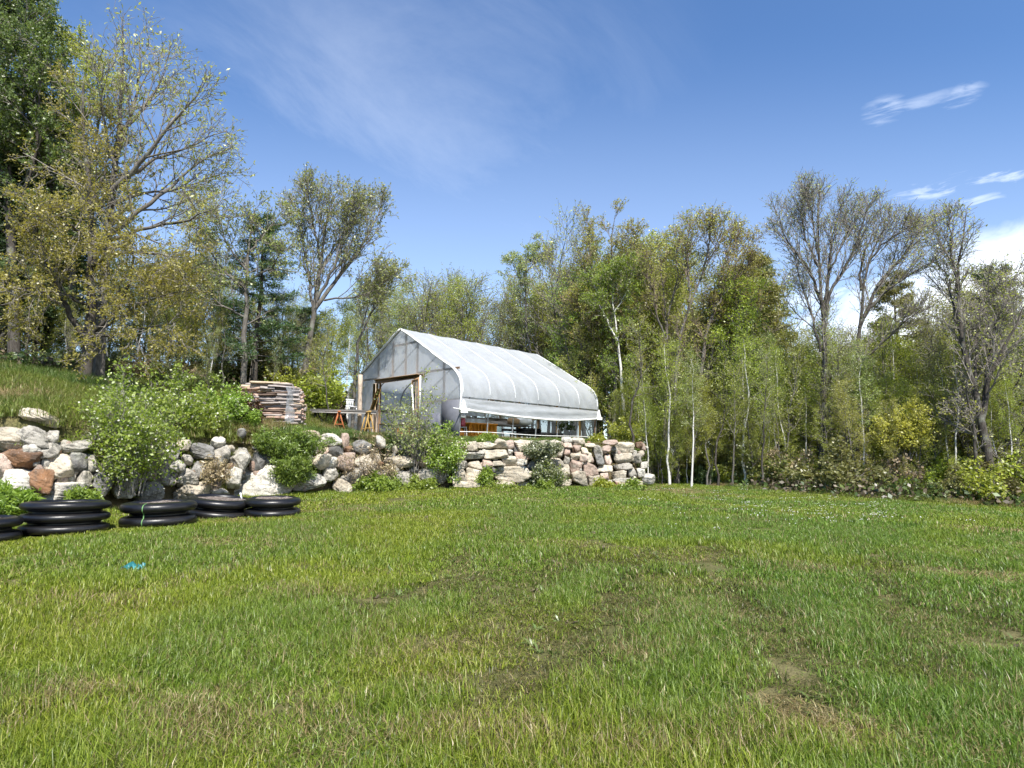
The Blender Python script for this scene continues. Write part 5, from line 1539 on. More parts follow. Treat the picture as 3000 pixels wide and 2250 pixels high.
# ranks of woodland trees, left to right, by zones of the photo: (px range, top range, Y range, how many, kinds)
rg = random.Random(4)
ZONES = [
 ((-160, 120), (300, 620), (24, 30), 9, ['leafy0', 'leafy1', 'pole0', 'pine0'], 'leafy woodland tree in the dense wood at left', 'trees of the left wood'),
 ((-120, 620), (760, 960), (22.5, 31), 34, ['pole0', 'pole1', 'pole3', 'birch0', 'leafy2'], 'thin trunked woodland tree crowded behind the grassy bank', 'thin trees behind the grassy bank'),
 ((380, 640), (560, 800), (26, 32), 8, ['leafy2', 'leafy3', 'leafy0', 'vase1'], 'olive leafed tree between the tall oak and the pine', 'olive trees right of the tall oak'),
 ((600, 985), (820, 1000), (27, 34), 20, ['leafy0', 'pole3', 'birch1', 'leafy1', 'vase0', 'pole0'], 'young woodland tree between pine and greenhouse', 'young trees left of the greenhouse'),
 ((1010, 1700), (820, 930), (37, 45), 34, ['birch1', 'vase0', 'pole3', 'leafy0', 'vase2', 'leafy2', 'pole1'], 'young tree in the low treeline behind the greenhouse ridge', 'treeline behind the greenhouse'),
 ((1600, 1960), (690, 880), (33, 42), 22, ['leafy0', 'leafy2', 'leafy5', 'vase1', 'leafy1', 'pole2'], 'mixed young tree behind the right end of the greenhouse', 'trees right of the greenhouse'),
 ((1900, 2300), (760, 960), (31, 40), 24, ['leafy5', 'vase1', 'leafy2', 'pole0', 'leafy4', 'bare0'], 'woodland tree behind the leaning clump', 'trees behind the leaning clump'),
 ((1820, 2330), (1010, 1200), (28.5, 33), 26, ['leafy4', 'pole0', 'leafy0', 'birch0', 'pole3'], 'yellow green sapling along the middle of the right wood edge', 'saplings of the right wood edge'),
 ((2300, 3060), (960, 1080), (27, 38), 40, ['leafy4', 'pole3', 'leafy0', 'pole1', 'birch0', 'leafy2', 'bare0'], 'green hazed young tree in the wood below the bare maples', 'young trees below the bare maples'),
 ((1840, 2420), (1080, 1250), (27.0, 31.5), 26, ['leafy4', 'leafy0', 'birch0', 'leafy4', 'pole0'], 'low lime green sapling in the haze of young leaves under the leaning clump', 'lime saplings under the leaning clump'),
 ((2400, 3080), (1060, 1240), (24.5, 30), 26, ['leafy0', 'pole0', 'leafy4', 'leafy2', 'birch0'], 'low green sapling in the haze of young leaves under the bare maples', 'lime saplings under the bare maples'),
 ((1850, 3040), (900, 1120), (25.5, 28.5), 30, ['stem0', 'stem1', 'birch0', 'stem2', 'birch1', 'stem3'], 'slim bare stemmed tree standing at the front of the right wood', 'slim stems at the front of the right wood'),
 ((-60, 1000), (880, 1020), (23.5, 28), 22, ['stem0', 'stem1', 'stem2', 'birch2', 'stem3'], 'slim bare stemmed tree at the front of the wood beyond the bank', 'slim stems beyond the bank'),
 ((2100, 3200), (980, 1120), (36, 46), 26, ['leafy0', 'pole1', 'leafy2', 'leafy4'], 'tree deep in the right wood', 'trees deep in the right wood'),
 ((2750, 3300), (840, 1020), (25, 34), 14, ['bare0', 'pole1', 'bare0', 'leafy2'], 'grey twiggy tree in the wood at the right edge', 'grey trees at the right edge'),
]
for (p0, p1), (t0, t1), (y0, y1), cnt, kinds, lab, grp in ZONES:
    for k in range(cnt):
        px = p0 + (p1 - p0) * (k + rg.random()) / cnt
        Y = rg.uniform(y0, y1)
        kd = kinds[k % len(kinds)]
        tree_px(kd[:-1], int(kd[-1]), px, rg.uniform(t0, t1), Y, lab, grp, rg.uniform(0.8, 1.15), name='woodland_tree')

# ------------------------------------------------------------------ shrubs
def shrub_mesh(seed, H_, Wd, stems, leaf_m, stem_m, nl=18, lsz=0.05, asp=1.6, up=0.06, n1=9, n2=5, bloom=0.0, spread=0.06, sr=0.012, a=(30, 65), f0=0.15):
    rg = np.random.default_rng(seed)
    Ps, Rs = [], []
    K = 8
    for k in range(stems):
        az = rg.uniform(0, 6.28); rad = Wd / 2 * math.sqrt(rg.random())
        hh = H_ * rg.uniform(0.5, 1.0) * (1 - 0.50 * (rad / (Wd / 2)) ** 1.5)
        t_ = np.linspace(0, 1, K)
        b0 = 0.18 * Wd * rg.random()
        x = math.cos(az) * (b0 + rad * t_ ** 1.3) + rg.normal(size=K) * 0.012 * H_
        y = math.sin(az) * (b0 + rad * t_ ** 1.3) + rg.normal(size=K) * 0.012 * H_
        Ps.append(np.stack([x, y, t_ * hh - 0.08 * (1 - t_)], 1)); Rs.append(np.linspace(sr, sr * 0.35, K))
    S = (np.array(Ps), np.array(Rs))
    A = child(rg, *S, n1, f0, 1.0, R(a[0]), R(a[1]), lambda f: 0.26 * H_ * (1.1 - 0.7 * f) * min(1, Wd / H_ + .3), 5, up, 0.12, 0.6, 0.004)
    B = child(rg, *A, n2, 0.2, 1.0, R(30), R(65), lambda f: 0.09 * H_ + 0 * f, 4, up * .5, 0.15, 0.7, 0.003)
    lf = [leaves_on(rg, B[0], nl, lsz, asp, spread)]
    if bloom: lf.append(leaves_on(rg, B[0], max(1, int(nl * bloom)), lsz * 1.0, 1.0, spread))
    lm = leaf_m if isinstance(leaf_m, list) else [leaf_m]
    me1 = mesh('stems', [(*wrap(tubes(*S, 5)), 0)], [stem_m], smooth=True)
    me2 = mesh('foliage', [(*wrap(tubes(*A, 3)), 0), (*wrap(tubes(*B, 3)), 0)] + [(V, [f], 1 + i) for i, (V, f) in enumerate(lf)], [stem_m] + lm)
    return me1, me2
def put_shrub(name, label, ms, loc, rz=0.0, sc=(1, 1, 1), group=None, cat='shrub'):
    e = empty(name, loc, rz, label, cat, group)
    e.scale = sc
    obj('stems', ms[0], e); obj('foliage', ms[1], e)
    return e
def shrub_px(name, label, px, base, top, width, Y, seed, leaf_m, **k):
    c_ = at(px, base, Y); zt_ = at(px, top, Y)[2]
    Wd = width / F * Y
    ms = shrub_mesh(seed, zt_ - c_[2], Wd, k.pop('stems', 9), leaf_m, k.pop('stem_m', m_twig), **k)
    return put_shrub(name, label, ms, c_)
shrub_px('flowering_shrub', 'tall light green shrub with white blossom growing out of the boulders', 385, 1440, 990, 200, 14.4, 1, [L_FRESH, L_WHITE], stems=14, nl=11, n1=11, n2=6, lsz=0.044, bloom=0.10, sr=0.016, spread=0.12, f0=0.06, up=0.16, a=(15, 45))
shrub_px('flowering_shrub', 'lower leafy part shrub with white blossom left of the tall one', 285, 1330, 1120, 190, 15.0, 2, [L_FRESH, L_WHITE], stems=10, nl=13, lsz=0.045, bloom=0.2)
shrub_px('leafy_shrub', 'fresh green shrub between the blossoming one and the firewood', 530, 1310, 1060, 190, 17.5, 3, [L_FRESH, L_WHITE], stems=12, nl=14, lsz=0.05, bloom=0.08)
shrub_px('leafy_shrub', 'green shrub at the top edge just left of the firewood', 635, 1290, 1085, 150, 18.6, 4, [L_FRESH, L_WHITE], stems=11, nl=14, lsz=0.05, bloom=0.06)
shrub_px('maroon_shrub', 'dark maroon shrub in front of the left end of the firewood', 712, 1265, 1125, 80, 19.3, 5, L_MAROON, stems=9, nl=16, lsz=0.055)
shrub_px('leafy_shrub', 'narrow green shoots in front of the firewood', 732, 1270, 1165, 50, 19.0, 6, L_GREEN, stems=9, nl=13, lsz=0.05, up=0.15)
shrub_px('juniper', 'bright green juniper spreading over the top of the heap', 850, 1345, 1235, 170, 18.9, 7, L_JUN, stems=26, nl=16, lsz=0.022, asp=4.0, n1=10, a=(20, 45), sr=0.010)
shrub_px('juniper', 'darker hanging part juniper below the bright one', 860, 1420, 1315, 100, 18.4, 8, L_JUN, stems=18, nl=16, lsz=0.022, asp=4.0, n1=9, a=(20, 50), sr=0.010)
shrub_px('sapling_clump', 'many stemmed sapling clump with tiny leaves in front of the doorway', 1215, 1410, 1070, 200, 21.4, 9, [L_SAGE], stems=15, nl=6, lsz=0.048, n1=8, n2=4, sr=0.016, up=0.15, a=(20, 45))
shrub_px('leafy_shrub', 'leafy green shrub in front of the greenhouse corner', 1290, 1405, 1215, 120, 21.2, 10, [L_FRESH, L_WHITE], stems=12, nl=14, lsz=0.048, bloom=0.1)
shrub_px('leafy_shrub', 'pale leafy bush under the doorway', 1180, 1350, 1265, 170, 21.9, 11, [L_BRIER], stems=14, nl=12, lsz=0.05)
shrub_px('dry_stalks', 'tangle of dry brown stalks between juniper and sapling', 1055, 1440, 1255, 120, 20.3, 12, L_STRAW, stems=22, nl=3, lsz=0.03, asp=3.5, n1=5, n2=3, stem_m=m_twigr, up=0.12, a=(12, 35), sr=0.009)
shrub_px('dry_stalks', 'dry stalks with a few leaves left of the sapling clump', 1120, 1440, 1290, 80, 20.6, 13, L_STRAW, stems=16, nl=3, lsz=0.03, asp=3.5, n1=5, n2=3, stem_m=m_twigr, up=0.12, a=(12, 35), sr=0.009)
shrub_px('dry_stalks', 'brown dry stems above the tilted planter', 632, 1425, 1320, 70, 16.4, 14, L_STRAW, stems=18, nl=4, lsz=0.03, asp=3.5, n1=5, n2=3, stem_m=m_twigr, up=0.05, a=(20, 50), sr=0.008)
shrub_px('brier_bush', 'pale leaved brier climbing the middle of the dry stone wall', 1585, 1340, 1288, 110, 22.4, 15, [L_BRIER, L_WHITE], stems=14, nl=13, lsz=0.05, bloom=0.2)
shrub_px('brier_bush', 'brier branch hanging down the dry stone wall', 1605, 1445, 1335, 85, 22.3, 16, [L_BRIER, L_GREEN], stems=16, nl=12, lsz=0.048, bloom=0.4, up=0.02)
shrub_px('green_bush', 'dark green bush at the foot of the wall left of the sapling', 1110, 1462, 1375, 130, 20.4, 17, L_GREEN, stems=16, nl=15, lsz=0.05)
shrub_px('green_bush', 'low green bush at the wall foot under the lichen boulder', 1235, 1462, 1385, 90, 20.8, 18, L_GREEN, stems=13, nl=15, lsz=0.05)
shrub_px('green_bush', 'narrow green plant in the joint of the wall beside the big slab', 1420, 1418, 1368, 26, 21.7, 19, L_GREEN, stems=9, nl=12, lsz=0.045)
shrub_px('green_bush', 'grassy green clump at the wall foot below the big slab', 1465, 1450, 1410, 110, 21.5, 20, L_GREEN, stems=16, nl=12, lsz=0.042)
shrub_px('green_bush', 'small bush at the wall foot under the brier', 1590, 1455, 1395, 90, 22.0, 21, L_GREEN, stems=13, nl=14, lsz=0.045)
shrub_px('green_bush', 'bright green bush at the right foot of the wall', 1765, 1455, 1405, 70, 23.2, 22, L_LIME, stems=12, nl=14, lsz=0.05)
shrub_px('green_bush', 'dark bush at the very end of the wall', 1850, 1460, 1400, 100, 23.6, 23, L_GREEN, stems=14, nl=14, lsz=0.05)
shrub_px('green_bush', 'bright green tuft on the ground behind the wall near the rear corner', 1748, 1310, 1268, 46, 25.6, 24, L_LIME, stems=9, nl=12, lsz=0.05)
shrub_px('green_bush', 'green tuft beside the orange bin on top of the wall', 1425, 1300, 1270, 60, 23.3, 25, L_GREEN, stems=10, nl=12, lsz=0.045)
shrub_px('green_bush', 'green clump behind the three ring planter', 240, 1478, 1430, 60, 12.9, 26, L_GREEN, stems=10, nl=14, lsz=0.04)
shrub_px('green_bush', 'grassy weed clump between the two leftmost planters', 30, 1500, 1420, 90, 12.3, 27, L_GREEN, stems=12, nl=12, lsz=0.035, asp=4, up=.15)
shrub_px('golden_bush', 'golden yellow bush standing out in the right wood edge', 2655, 1340, 1135, 140, 25.0, 28, L_GOLD, stems=14, nl=11, lsz=0.05, n1=11)
shrub_px('little_pine', 'small blue green pine seedling at the wood edge right of the wall', 2080, 1418, 1360, 70, 28.6, 29, L_PINE, stems=10, nl=22, lsz=0.03, asp=4)
shrub_px('yellow_bush', 'yellow green bush at the edge of the lawn past the wall end', 2150, 1425, 1350, 110, 28.2, 30, L_LIME, stems=12, nl=15, lsz=0.05)

# undergrowth bushes along the wood edge, copied from a few kinds
UB = [shrub_mesh(200 + k, 1.6, 1.7, 12, lm, sm, nl=nl_, lsz=0.055, n1=8, n2=5, sr=0.011) for k, (lm, sm, nl_) in enumerate(((L_BRUSHG, m_twig, 9), (L_BRUSH, m_twigr, 9), (L_LIME, m_twig, 8), (L_STRAW, m_twigr, 3), (L_BRUSH, m_twigr, 5)))]
rg = random.Random(9)
nU = 0
def under(px0, px1, Ya, Yb, cnt, lo, hi, kinds, lab, grp):
    global nU
    for k in range(cnt):
        px = px0 + (px1 - px0) * (k + rg.random()) / cnt
        Y = rg.uniform(Ya, Yb) if not callable(Ya) else Ya(px) + rg.uniform(0.2, Yb)
        x = (px - CX) / (F / math.cos(PITCH)) * Y
        s_ = rg.uniform(lo, hi)
        put_shrub('undergrowth_bush', lab, UB[kinds[k % len(kinds)]], (x, Y, float(H(x, Y)) - 0.05), rg.uniform(0, 6.28), (s_ * rg.uniform(.9, 1.3), s_ * rg.uniform(.9, 1.3), s_), grp)
        nU += 1
def edgeY(px):
    """depth of the wood edge under photo column px"""
    k = (px - CX) / (F / math.cos(PITCH))
    for i in range(len(EDGE) - 1):
        a_, c_ = EDGE[i], EDGE[i + 1]
        t_ = (k * a_[1] - a_[0]) / ((c_[0] - a_[0]) - k * (c_[1] - a_[1]))
        if 0 <= t_ <= 1: return a_[1] + t_ * (c_[1] - a_[1])
    return 34.0 if px < 2300 else 20.0
under(1930, 3080, edgeY, 2.4, 56, 0.22, 0.62, [1, 0, 2, 1, 3, 0, 4, 2, 1], 'low bush in the band of undergrowth along the right edge of the lawn', 'undergrowth along the right lawn edge')
under(1930, 3100, edgeY, 4.5, 55, 0.7, 1.4, [1, 2, 3, 0, 1], 'taller bush in the undergrowth inside the right wood', 'undergrowth inside the right wood')
under(-120, 620, 22.5, 26.0, 20, 0.5, 0.95, [0, 0, 4, 3, 0], 'dark bush under the trees beyond the grassy bank', 'undergrowth beyond the grassy bank')
under(600, 960, 25.5, 29.0, 15, 0.8, 1.4, [0, 2, 3, 1], 'bush under the trees between firewood and greenhouse', 'undergrowth left of the greenhouse')
under(1815, 1975, 28.0, 33.0, 11, 0.5, 0.95, [1, 2, 0, 3], 'bush in the wood behind the end of the stone wall', 'undergrowth behind the wall end')
print('trees', len(TREES), 'under', nU)

# fallen pale branches on the lawn edge
for k, (a_, c_, Ya, Yc, r_, lab) in enumerate((((2480, 1452), (2560, 1462), 24.2, 23.7, 0.045, 'bleached fallen branch at the wood edge under the leaning bare maple'), ((2540, 1462), (2625, 1474), 23.4, 23.0, 0.035, 'bleached fallen branch lying nearest the lawn at the right'), ((2730, 1482), (2800, 1494), 22.4, 22.0, 0.03, 'short pale fallen branch in the grass left of the low forking tree'))):
    pa, pb = at(*a_, Ya), at(*c_, Yc)
    pa[2], pb[2] = float(H(pa[0], pa[1])) + 0.05, float(H(pb[0], pb[1])) + 0.06
    o0 = pa.copy()
    t_ = np.linspace(0, 1, 8)[:, None]
    P = pa + (pb - pa) * t_ - o0; P[1:-1] += np.random.default_rng(k).normal(size=(6, 3)) * 0.025
    o = MB().tube(P, np.linspace(r_, r_ * 0.5, 8), 7).build('fallen_branch', m_birch, None, True, o0)
    tag(o, lab, 'branch')
# ------------------------------------------------------------------ grass
def grass_mat(name, greens, straw, dark):
    m, n, out = mat(name)
    g = n.n('ShaderNodeNewGeometry')
    f = g.outputs['Random Per Island']
    c = n.ramp(f, greens)
    cs = n.ramp(f, straw)
    a1 = n.n('ShaderNodeAttribute', attribute_type='INSTANCER', attribute_name='dry')
    a2 = n.n('ShaderNodeAttribute', attribute_type='INSTANCER', attribute_name='tint')
    th = n.m('GREATER_THAN', a1.outputs['Fac'], n.m('FRACT', n.m('MULTIPLY', f, 17.31)))
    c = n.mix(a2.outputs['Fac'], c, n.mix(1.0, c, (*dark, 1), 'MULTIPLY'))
    c = n.mix(th, c, cs)
    a3 = n.n('ShaderNodeAttribute', attribute_type='INSTANCER', attribute_name='worn')
    wn = n.m('GREATER_THAN', a3.outputs['Fac'], n.m('FRACT', n.m('MULTIPLY', f, 41.7)))
    c = n.mix(wn, c, n.ramp(f, [(0.0, (0.06, 0.065, 0.022)), (1.0, (0.15, 0.14, 0.05))]))
    d = n.n('ShaderNodeBsdfDiffuse'); n.put(d.inputs[0], c)
    t_ = n.n('ShaderNodeBsdfTranslucent'); n.put(t_.inputs[0], c)
    x = n.n('ShaderNodeMixShader'); x.inputs[0].default_value = 0.45
    lk_ = m.node_tree.links.new
    lk_(d.outputs[0], x.inputs[1]); lk_(t_.outputs[0], x.inputs[2])
    gl = n.n('ShaderNodeBsdfGlossy'); gl.inputs['Roughness'].default_value = 0.38
    x2 = n.n('ShaderNodeMixShader'); x2.inputs[0].default_value = 0.022
    lk_(x.outputs[0], x2.inputs[1]); lk_(gl.outputs[0], x2.inputs[2])
    lk_(x2.outputs[0], out.inputs[0])
    return m
STRAW = [(0.0, (0.17, 0.125, 0.05)), (0.5, (0.34, 0.265, 0.12)), (1.0, (0.52, 0.43, 0.24))]
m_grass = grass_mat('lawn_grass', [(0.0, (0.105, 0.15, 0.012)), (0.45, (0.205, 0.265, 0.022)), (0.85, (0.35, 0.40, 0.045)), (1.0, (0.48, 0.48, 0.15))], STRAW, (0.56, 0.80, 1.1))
m_meadow = grass_mat('meadow_grass', [(0.0, (0.11, 0.15, 0.022)), (0.5, (0.185, 0.235, 0.042)), (1.0, (0.30, 0.32, 0.09))], STRAW, (0.7, 0.9, 1.1))
m_weed = leaf('weed_leaf', (0.05, 0.085, 0.02), (0.13, 0.17, 0.045), 0.3)
m_dead = leaf('dead_leaf', (0.06, 0.045, 0.03), (0.17, 0.13, 0.09), 0.2)

def blades(rg, n_, rad, h0, h1, w, lean, curl):
    r_ = rad * np.sqrt(rg.random(n_)); az = rg.random(n_) * 2 * PI
    root = np.stack([r_ * np.cos(az), r_ * np.sin(az), np.full(n_, -0.015)], 1)
    hgt = h0 + (h1 - h0) * rg.random(n_) ** 1.4
    da = rg.random(n_) * 2 * PI
    d = np.stack([np.cos(da), np.sin(da), np.zeros(n_)], 1)
    s_ = np.stack([-np.sin(da + rg.normal(size=n_) * .6), np.cos(da), np.zeros(n_)], 1)
    s_ = unit(s_)
    ln = (lean * rg.random(n_))[:, None]; cu = (curl * rg.random(n_) ** 2)[:, None]
    up = np.array([0, 0, 1.0])
    hh = hgt[:, None]
    mid = root + hh * 0.55 * (up + d * ln * 0.6)
    tip = root + hh * (up * (1 - 0.35 * cu) + d * (ln + cu))
    ww = (w * (0.6 + 0.8 * rg.random(n_)))[:, None]
    V = np.stack([root - s_ * ww * .5, root + s_ * ww * .5, mid + s_ * ww * .42, mid - s_ * ww * .42, tip], 1).reshape(-1, 3)
    b_ = np.arange(n_)[:, None] * 5
    return V, b_ + np.array([[0, 1, 2, 3]]), b_ + np.array([[3, 2, 4]])

def src_coll(name, meshes):
    c_ = bpy.data.collections.new(name)
    for k, me in enumerate(meshes):
        o = bpy.data.objects.new('%s_%02d' % (name, k), me); c_.objects.link(o)
    return c_

def scatter(name, pts, rot, scl, idx, attrs, coll):
    me = bpy.data.meshes.new(name)
    me.vertices.add(len(pts)); me.vertices.foreach_set('co', np.asarray(pts, np.float32).ravel())
    def put(nm, ty, v, key='value'):
        a_ = me.attributes.new(nm, ty, 'POINT'); a_.data.foreach_set(key, v.ravel())
    put('rot', 'FLOAT_VECTOR', np.asarray(rot, np.float32), 'vector')
    put('scl', 'FLOAT_VECTOR', np.asarray(scl, np.float32), 'vector')
    put('idx', 'INT', np.asarray(idx, np.int32))
    for k, v in attrs.items(): put(k, 'FLOAT', np.asarray(v, np.float32))
    o = bpy.data.objects.new(name, me); COL.objects.link(o)
    ng = bpy.data.node_groups.new(name, 'GeometryNodeTree')
    ng.interface.new_socket('Geometry', in_out='INPUT', socket_type='NodeSocketGeometry')
    ng.interface.new_socket('Geometry', in_out='OUTPUT', socket_type='NodeSocketGeometry')
    gi = ng.nodes.new('NodeGroupInput'); go = ng.nodes.new('NodeGroupOutput')
    ip = ng.nodes.new('GeometryNodeInstanceOnPoints'); ci = ng.nodes.new('GeometryNodeCollectionInfo')
    ci.inputs['Collection'].default_value = coll
    ci.inputs['Separate Children'].default_value = True
    ci.inputs['Reset Children'].default_value = True
    ip.inputs['Pick Instance'].default_value = True
    def na(nm, ty):
        x = ng.nodes.new('GeometryNodeInputNamedAttribute'); x.data_type = ty; x.inputs['Name'].default_value = nm
        return [s_ for s_ in x.outputs if s_.name == 'Attribute' and s_.enabled][0]
    L_ = ng.links.new
    L_(gi.outputs[0], ip.inputs['Points']); L_(ci.outputs[0], ip.inputs['Instance'])
    L_(na('idx', 'INT'), ip.inputs['Instance Index'])
    e2r = ng.nodes.new('FunctionNodeEulerToRotation')
    L_(na('rot', 'FLOAT_VECTOR'), e2r.inputs[0]); L_(e2r.outputs[0], ip.inputs['Rotation'])
    L_(na('scl', 'FLOAT_VECTOR'), ip.inputs['Scale'])
    L_(ip.outputs[0], go.inputs[0])
    md = o.modifiers.new('scatter', 'NODES'); md.node_group = ng
    tag(o, kind='stuff')
    return o

# dry, worn and dark places of the lawn: places of the real lawn, given by where the photo shows them on the ground
TAN = [(2330, 2105, .30, .16, .9), (2420, 2160, .26, .12, .8), (1530, 1975, .30, .16, .95), (1275, 2010, .32, .2, .6), (1240, 1915, .40, .22, .55), (1895, 1925, .2, .35, .7), (2620, 2165, .22, .14, .7), (560, 2085, .30, .24, .6), (2890, 1688, .8, .3, .9), (2950, 1560, 1.2, .5, .8), (1400, 2150, .45, .25, .5), (300, 1762, .6, .4, .45), (240, 2030, .35, .22, .6), (1840, 2200, .35, .2, .6), (2130, 2165, .3, .2, .55), (1640, 1890, .2, .12, .7), (2380, 1665, .6, .3, .6), (2050, 1640, .7, .3, .45), (1720, 1600, .7, .3, .5), (900, 1740, .8, .3, .4), (520, 2170, .3, .16, .55), (2700, 2180, .4, .2, .6), (1350, 1645, .5, .3, .4), (640, 1585, 1.0, .5, .35), (1000, 1500, 1.2, .6, .6), (1080, 1480, .9, .5, .5), (1985, 1440, 1.6, 1.2, .75), (700, 1535, .8, .4, .4)]
TRACKS = [((1350, 1640), (1470, 1760), (1590, 1850), (1690, 1930)), ((1310, 1890), (1480, 1780), (1620, 1670), (1740, 1600)), ((1480, 2010), (1640, 1930), (1760, 1840), (1880, 1690)), ((2080, 1700), (2230, 1800), (2330, 1960), (2370, 2080)), ((2560, 1640), (2650, 1830), (2720, 1970)), ((2850, 1760), (2960, 1900)), ((1060, 1780), (1250, 1740), (1380, 1690)), ((1770, 1870), (1850, 1730), (1905, 1615)), ((2060, 1730), (2095, 1610))]
DARK = [(2350, 1757, .22, .12), (2640, 1835, .28, .18), (2712, 1968, .22, .14), (2080, 1738, .3, .25), (2930, 1850, .3, .3), (2320, 1955, .25, .15), (1620, 1680, .35, .3), (1850, 1660, .5, .4), (1470, 1770, .4, .25), (1690, 1930, .25, .2), (560, 2210, .18, .14), (130, 2060, .2, .14), (2330, 1960, .2, .2), (2200, 2035, .25, .2), (1250, 2000, .3, .2), (660, 2110, .2, .2)]
TANg = [(ground(a_, c_), rx, ry, s_) for a_, c_, rx, ry, s_ in TAN]
DARKg = [(ground(a_, c_), rx, ry) for a_, c_, rx, ry in DARK]
TRg = [np.array([ground(*q)[:2] for q in t_]) for t_ in TRACKS]
def wear(x, y):
    """dry (straw share), bare (short or missing grass), tint (bluish dark share)"""
    wx = x + 0.25 * (fbm(x * 2, y * 2, 51, 3) - .5); wy = y + 0.25 * (fbm(x * 2 + 40, y * 2, 52, 3) - .5)
    n1 = fbm(x * 0.55, y * 0.55, 61, 4); n2 = fbm(x * 1.7 + 9, y * 1.7, 62, 4); n3_ = fbm(x * 0.35 + 4, y * 0.35, 63, 3)
    dry = 0.03 + 0.26 * sstep(0.55, 0.75, n2) + 0.08 * sstep(0.5, 0.7, n1)
    bare = 0.35 * sstep(0.55, 0.75, n2)
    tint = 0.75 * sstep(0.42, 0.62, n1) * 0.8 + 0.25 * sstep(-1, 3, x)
    for g_, rx, ry, s_ in TANg:
        d = np.sqrt(((wx - g_[0]) / rx) ** 2 + ((wy - g_[1]) / ry) ** 2)
        k = np.minimum(sstep(1.35, 0.3, d) * s_ * 1.25, 1) * (0.6 + 0.6 * n2)
        dry = np.maximum(dry, k); bare = np.maximum(bare, 0.15 * k)
    for g_, rx, ry in DARKg:
        d = np.sqrt(((wx - g_[0]) / rx) ** 2 + ((wy - g_[1]) / ry) ** 2)
        bare = np.maximum(bare, sstep(1.4, 0.4, d) * 0.6)
    for t_ in TRg:
        d = seg_dist(wx, wy, t_, False)
        k = sstep(0.46, 0.16, d) * (0.5 + 0.5 * sstep(0.3, 0.6, fbm(x * 1.1, y * 1.1, 71, 3)))
        bare = np.maximum(bare, 0.95 * k); dry = np.maximum(dry, 0.35 * k)
    worn = np.clip(bare * 0.95 - 0.6 * dry, 0, 0.85)
    return np.clip(dry, 0, 1), np.clip(bare, 0, 1), np.clip(tint, 0, 1), worn

rg = np.random.default_rng(8)
NEAR = [mesh('g', [(V, [q, t_], 0)], [m_grass]) for V, q, t_ in [blades(rg, 420, 0.24, 0.025, 0.115, 0.0050, 0.7, 0.8) for _ in range(6)]]
MIDG = [mesh('g', [(V, [q, t_], 0)], [m_grass]) for V, q, t_ in [blades(rg, 420, 0.34, 0.025, 0.11, 0.0085, 0.7, 0.7) for _ in range(5)]]
FARG = [mesh('g', [(V, [q, t_], 0)], [m_grass]) for V, q, t_ in [blades(rg, 420, 0.60, 0.025, 0.10, 0.016, 0.7, 0.6) for _ in range(4)]]
cg = src_coll('lawn_tuft', NEAR + MIDG + FARG)
def lawn_pts(r0, r1, dens, a0=-47, a1=47):
    A_ = 0.5 * R(a1 - a0) * (r1 * r1 - r0 * r0)
    n_ = int(A_ * dens)
    r_ = np.sqrt(r0 * r0 + (r1 * r1 - r0 * r0) * rg.random(n_)); az = R(a0) + R(a1 - a0) * rg.random(n_)
    x, y = r_ * np.sin(az), r_ * np.cos(az)
    ok = (sdist(x, y) < -0.10) & ~in_woods(x + 0.5 * (fbm(x, y, 3, 2) - .5), y - 0.35) & (y < 40)
    for px_, py_, pr_ in PLANT: ok &= np.hypot(x - px_, y - py_) > pr_ - 0.02
    return x[ok], y[ok]
P_, S_, I_, Dr, Ti, Wo = [], [], [], [], [], []
for r0, r1, dens, i0, i1 in ((0.9, 7.5, 46, 0, 6), (7.0, 15, 18, 6, 11), (14.0, 42, 6.0, 11, 15)):
    x, y = lawn_pts(r0, r1, dens)
    dry, bare, tint, worn = wear(x, y)
    keep = rg.random(len(x)) > bare * 0.6
    x, y, dry, bare, tint, worn = x[keep], y[keep], dry[keep], bare[keep], tint[keep], worn[keep]; Wo.append(worn)
    lush = fbm(x * 0.9 + 3, y * 0.9, 81, 3)
    hs_ = (0.30 + 1.5 * lush) * (1 - 0.75 * bare) * (1.12 - 0.22 * sstep(-1, 4, x)) * (0.7 + 0.5 * rg.random(len(x))) * (0.45 + 1.1 * fbm(x * 2.3, y * 2.3, 85, 3)) * (1 - 0.3 * dry)
    hs_ = np.minimum(hs_, 1.3) * np.where(y > 15, 0.8, 1.0)
    for px_, py_, pr_ in PLANT: hs_ = hs_ * (0.5 + 0.5 * sstep(pr_, pr_ + 0.9, np.hypot(x - px_, y - py_)))
    P_.append(np.stack([x, y, H(x, y)], 1)); S_.append(np.stack([np.ones(len(x)), np.ones(len(x)), hs_], 1))
    I_.append(rg.integers(i0, i1, len(x))); Dr.append(dry); Ti.append(tint)
# taller tufts along the foot of the stones and round the planters
x = rg.uniform(-11, 6, 5200); y = rg.uniform(10, 27, 5200)
s_ = sdist(x, y); ok = (s_ < -0.02) & (s_ > -0.55)
for px_, py_, pr_ in PLANT: ok |= (np.abs(np.hypot(x - px_, y - py_) - pr_ - 0.05) < 0.06)
for px_, py_, pr_ in PLANT: ok &= np.hypot(x - px_, y - py_) > pr_ + 0.0
x, y = x[ok], y[ok]
P_.append(np.stack([x, y, H(x, y)], 1)); S_.append(np.stack([np.full(len(x), .5), np.full(len(x), .5), rg.uniform(0.6, 1.8, len(x)) * np.where(s_[ok] > -0.6, 1, 0.5)], 1))
I_.append(rg.integers(6, 11, len(x))); Dr.append(rg.uniform(0.05, 0.5, len(x)) ** 1.5); Ti.append(rg.uniform(0.2, 0.9, len(x))); Wo.append(np.zeros(len(x)))
P_ = np.concatenate(P_); n_ = len(P_)
print('lawn tufts', n_)
rot = np.stack([rg.normal(size=n_) * .06, rg.normal(size=n_) * .06, rg.random(n_) * 6.28], 1)
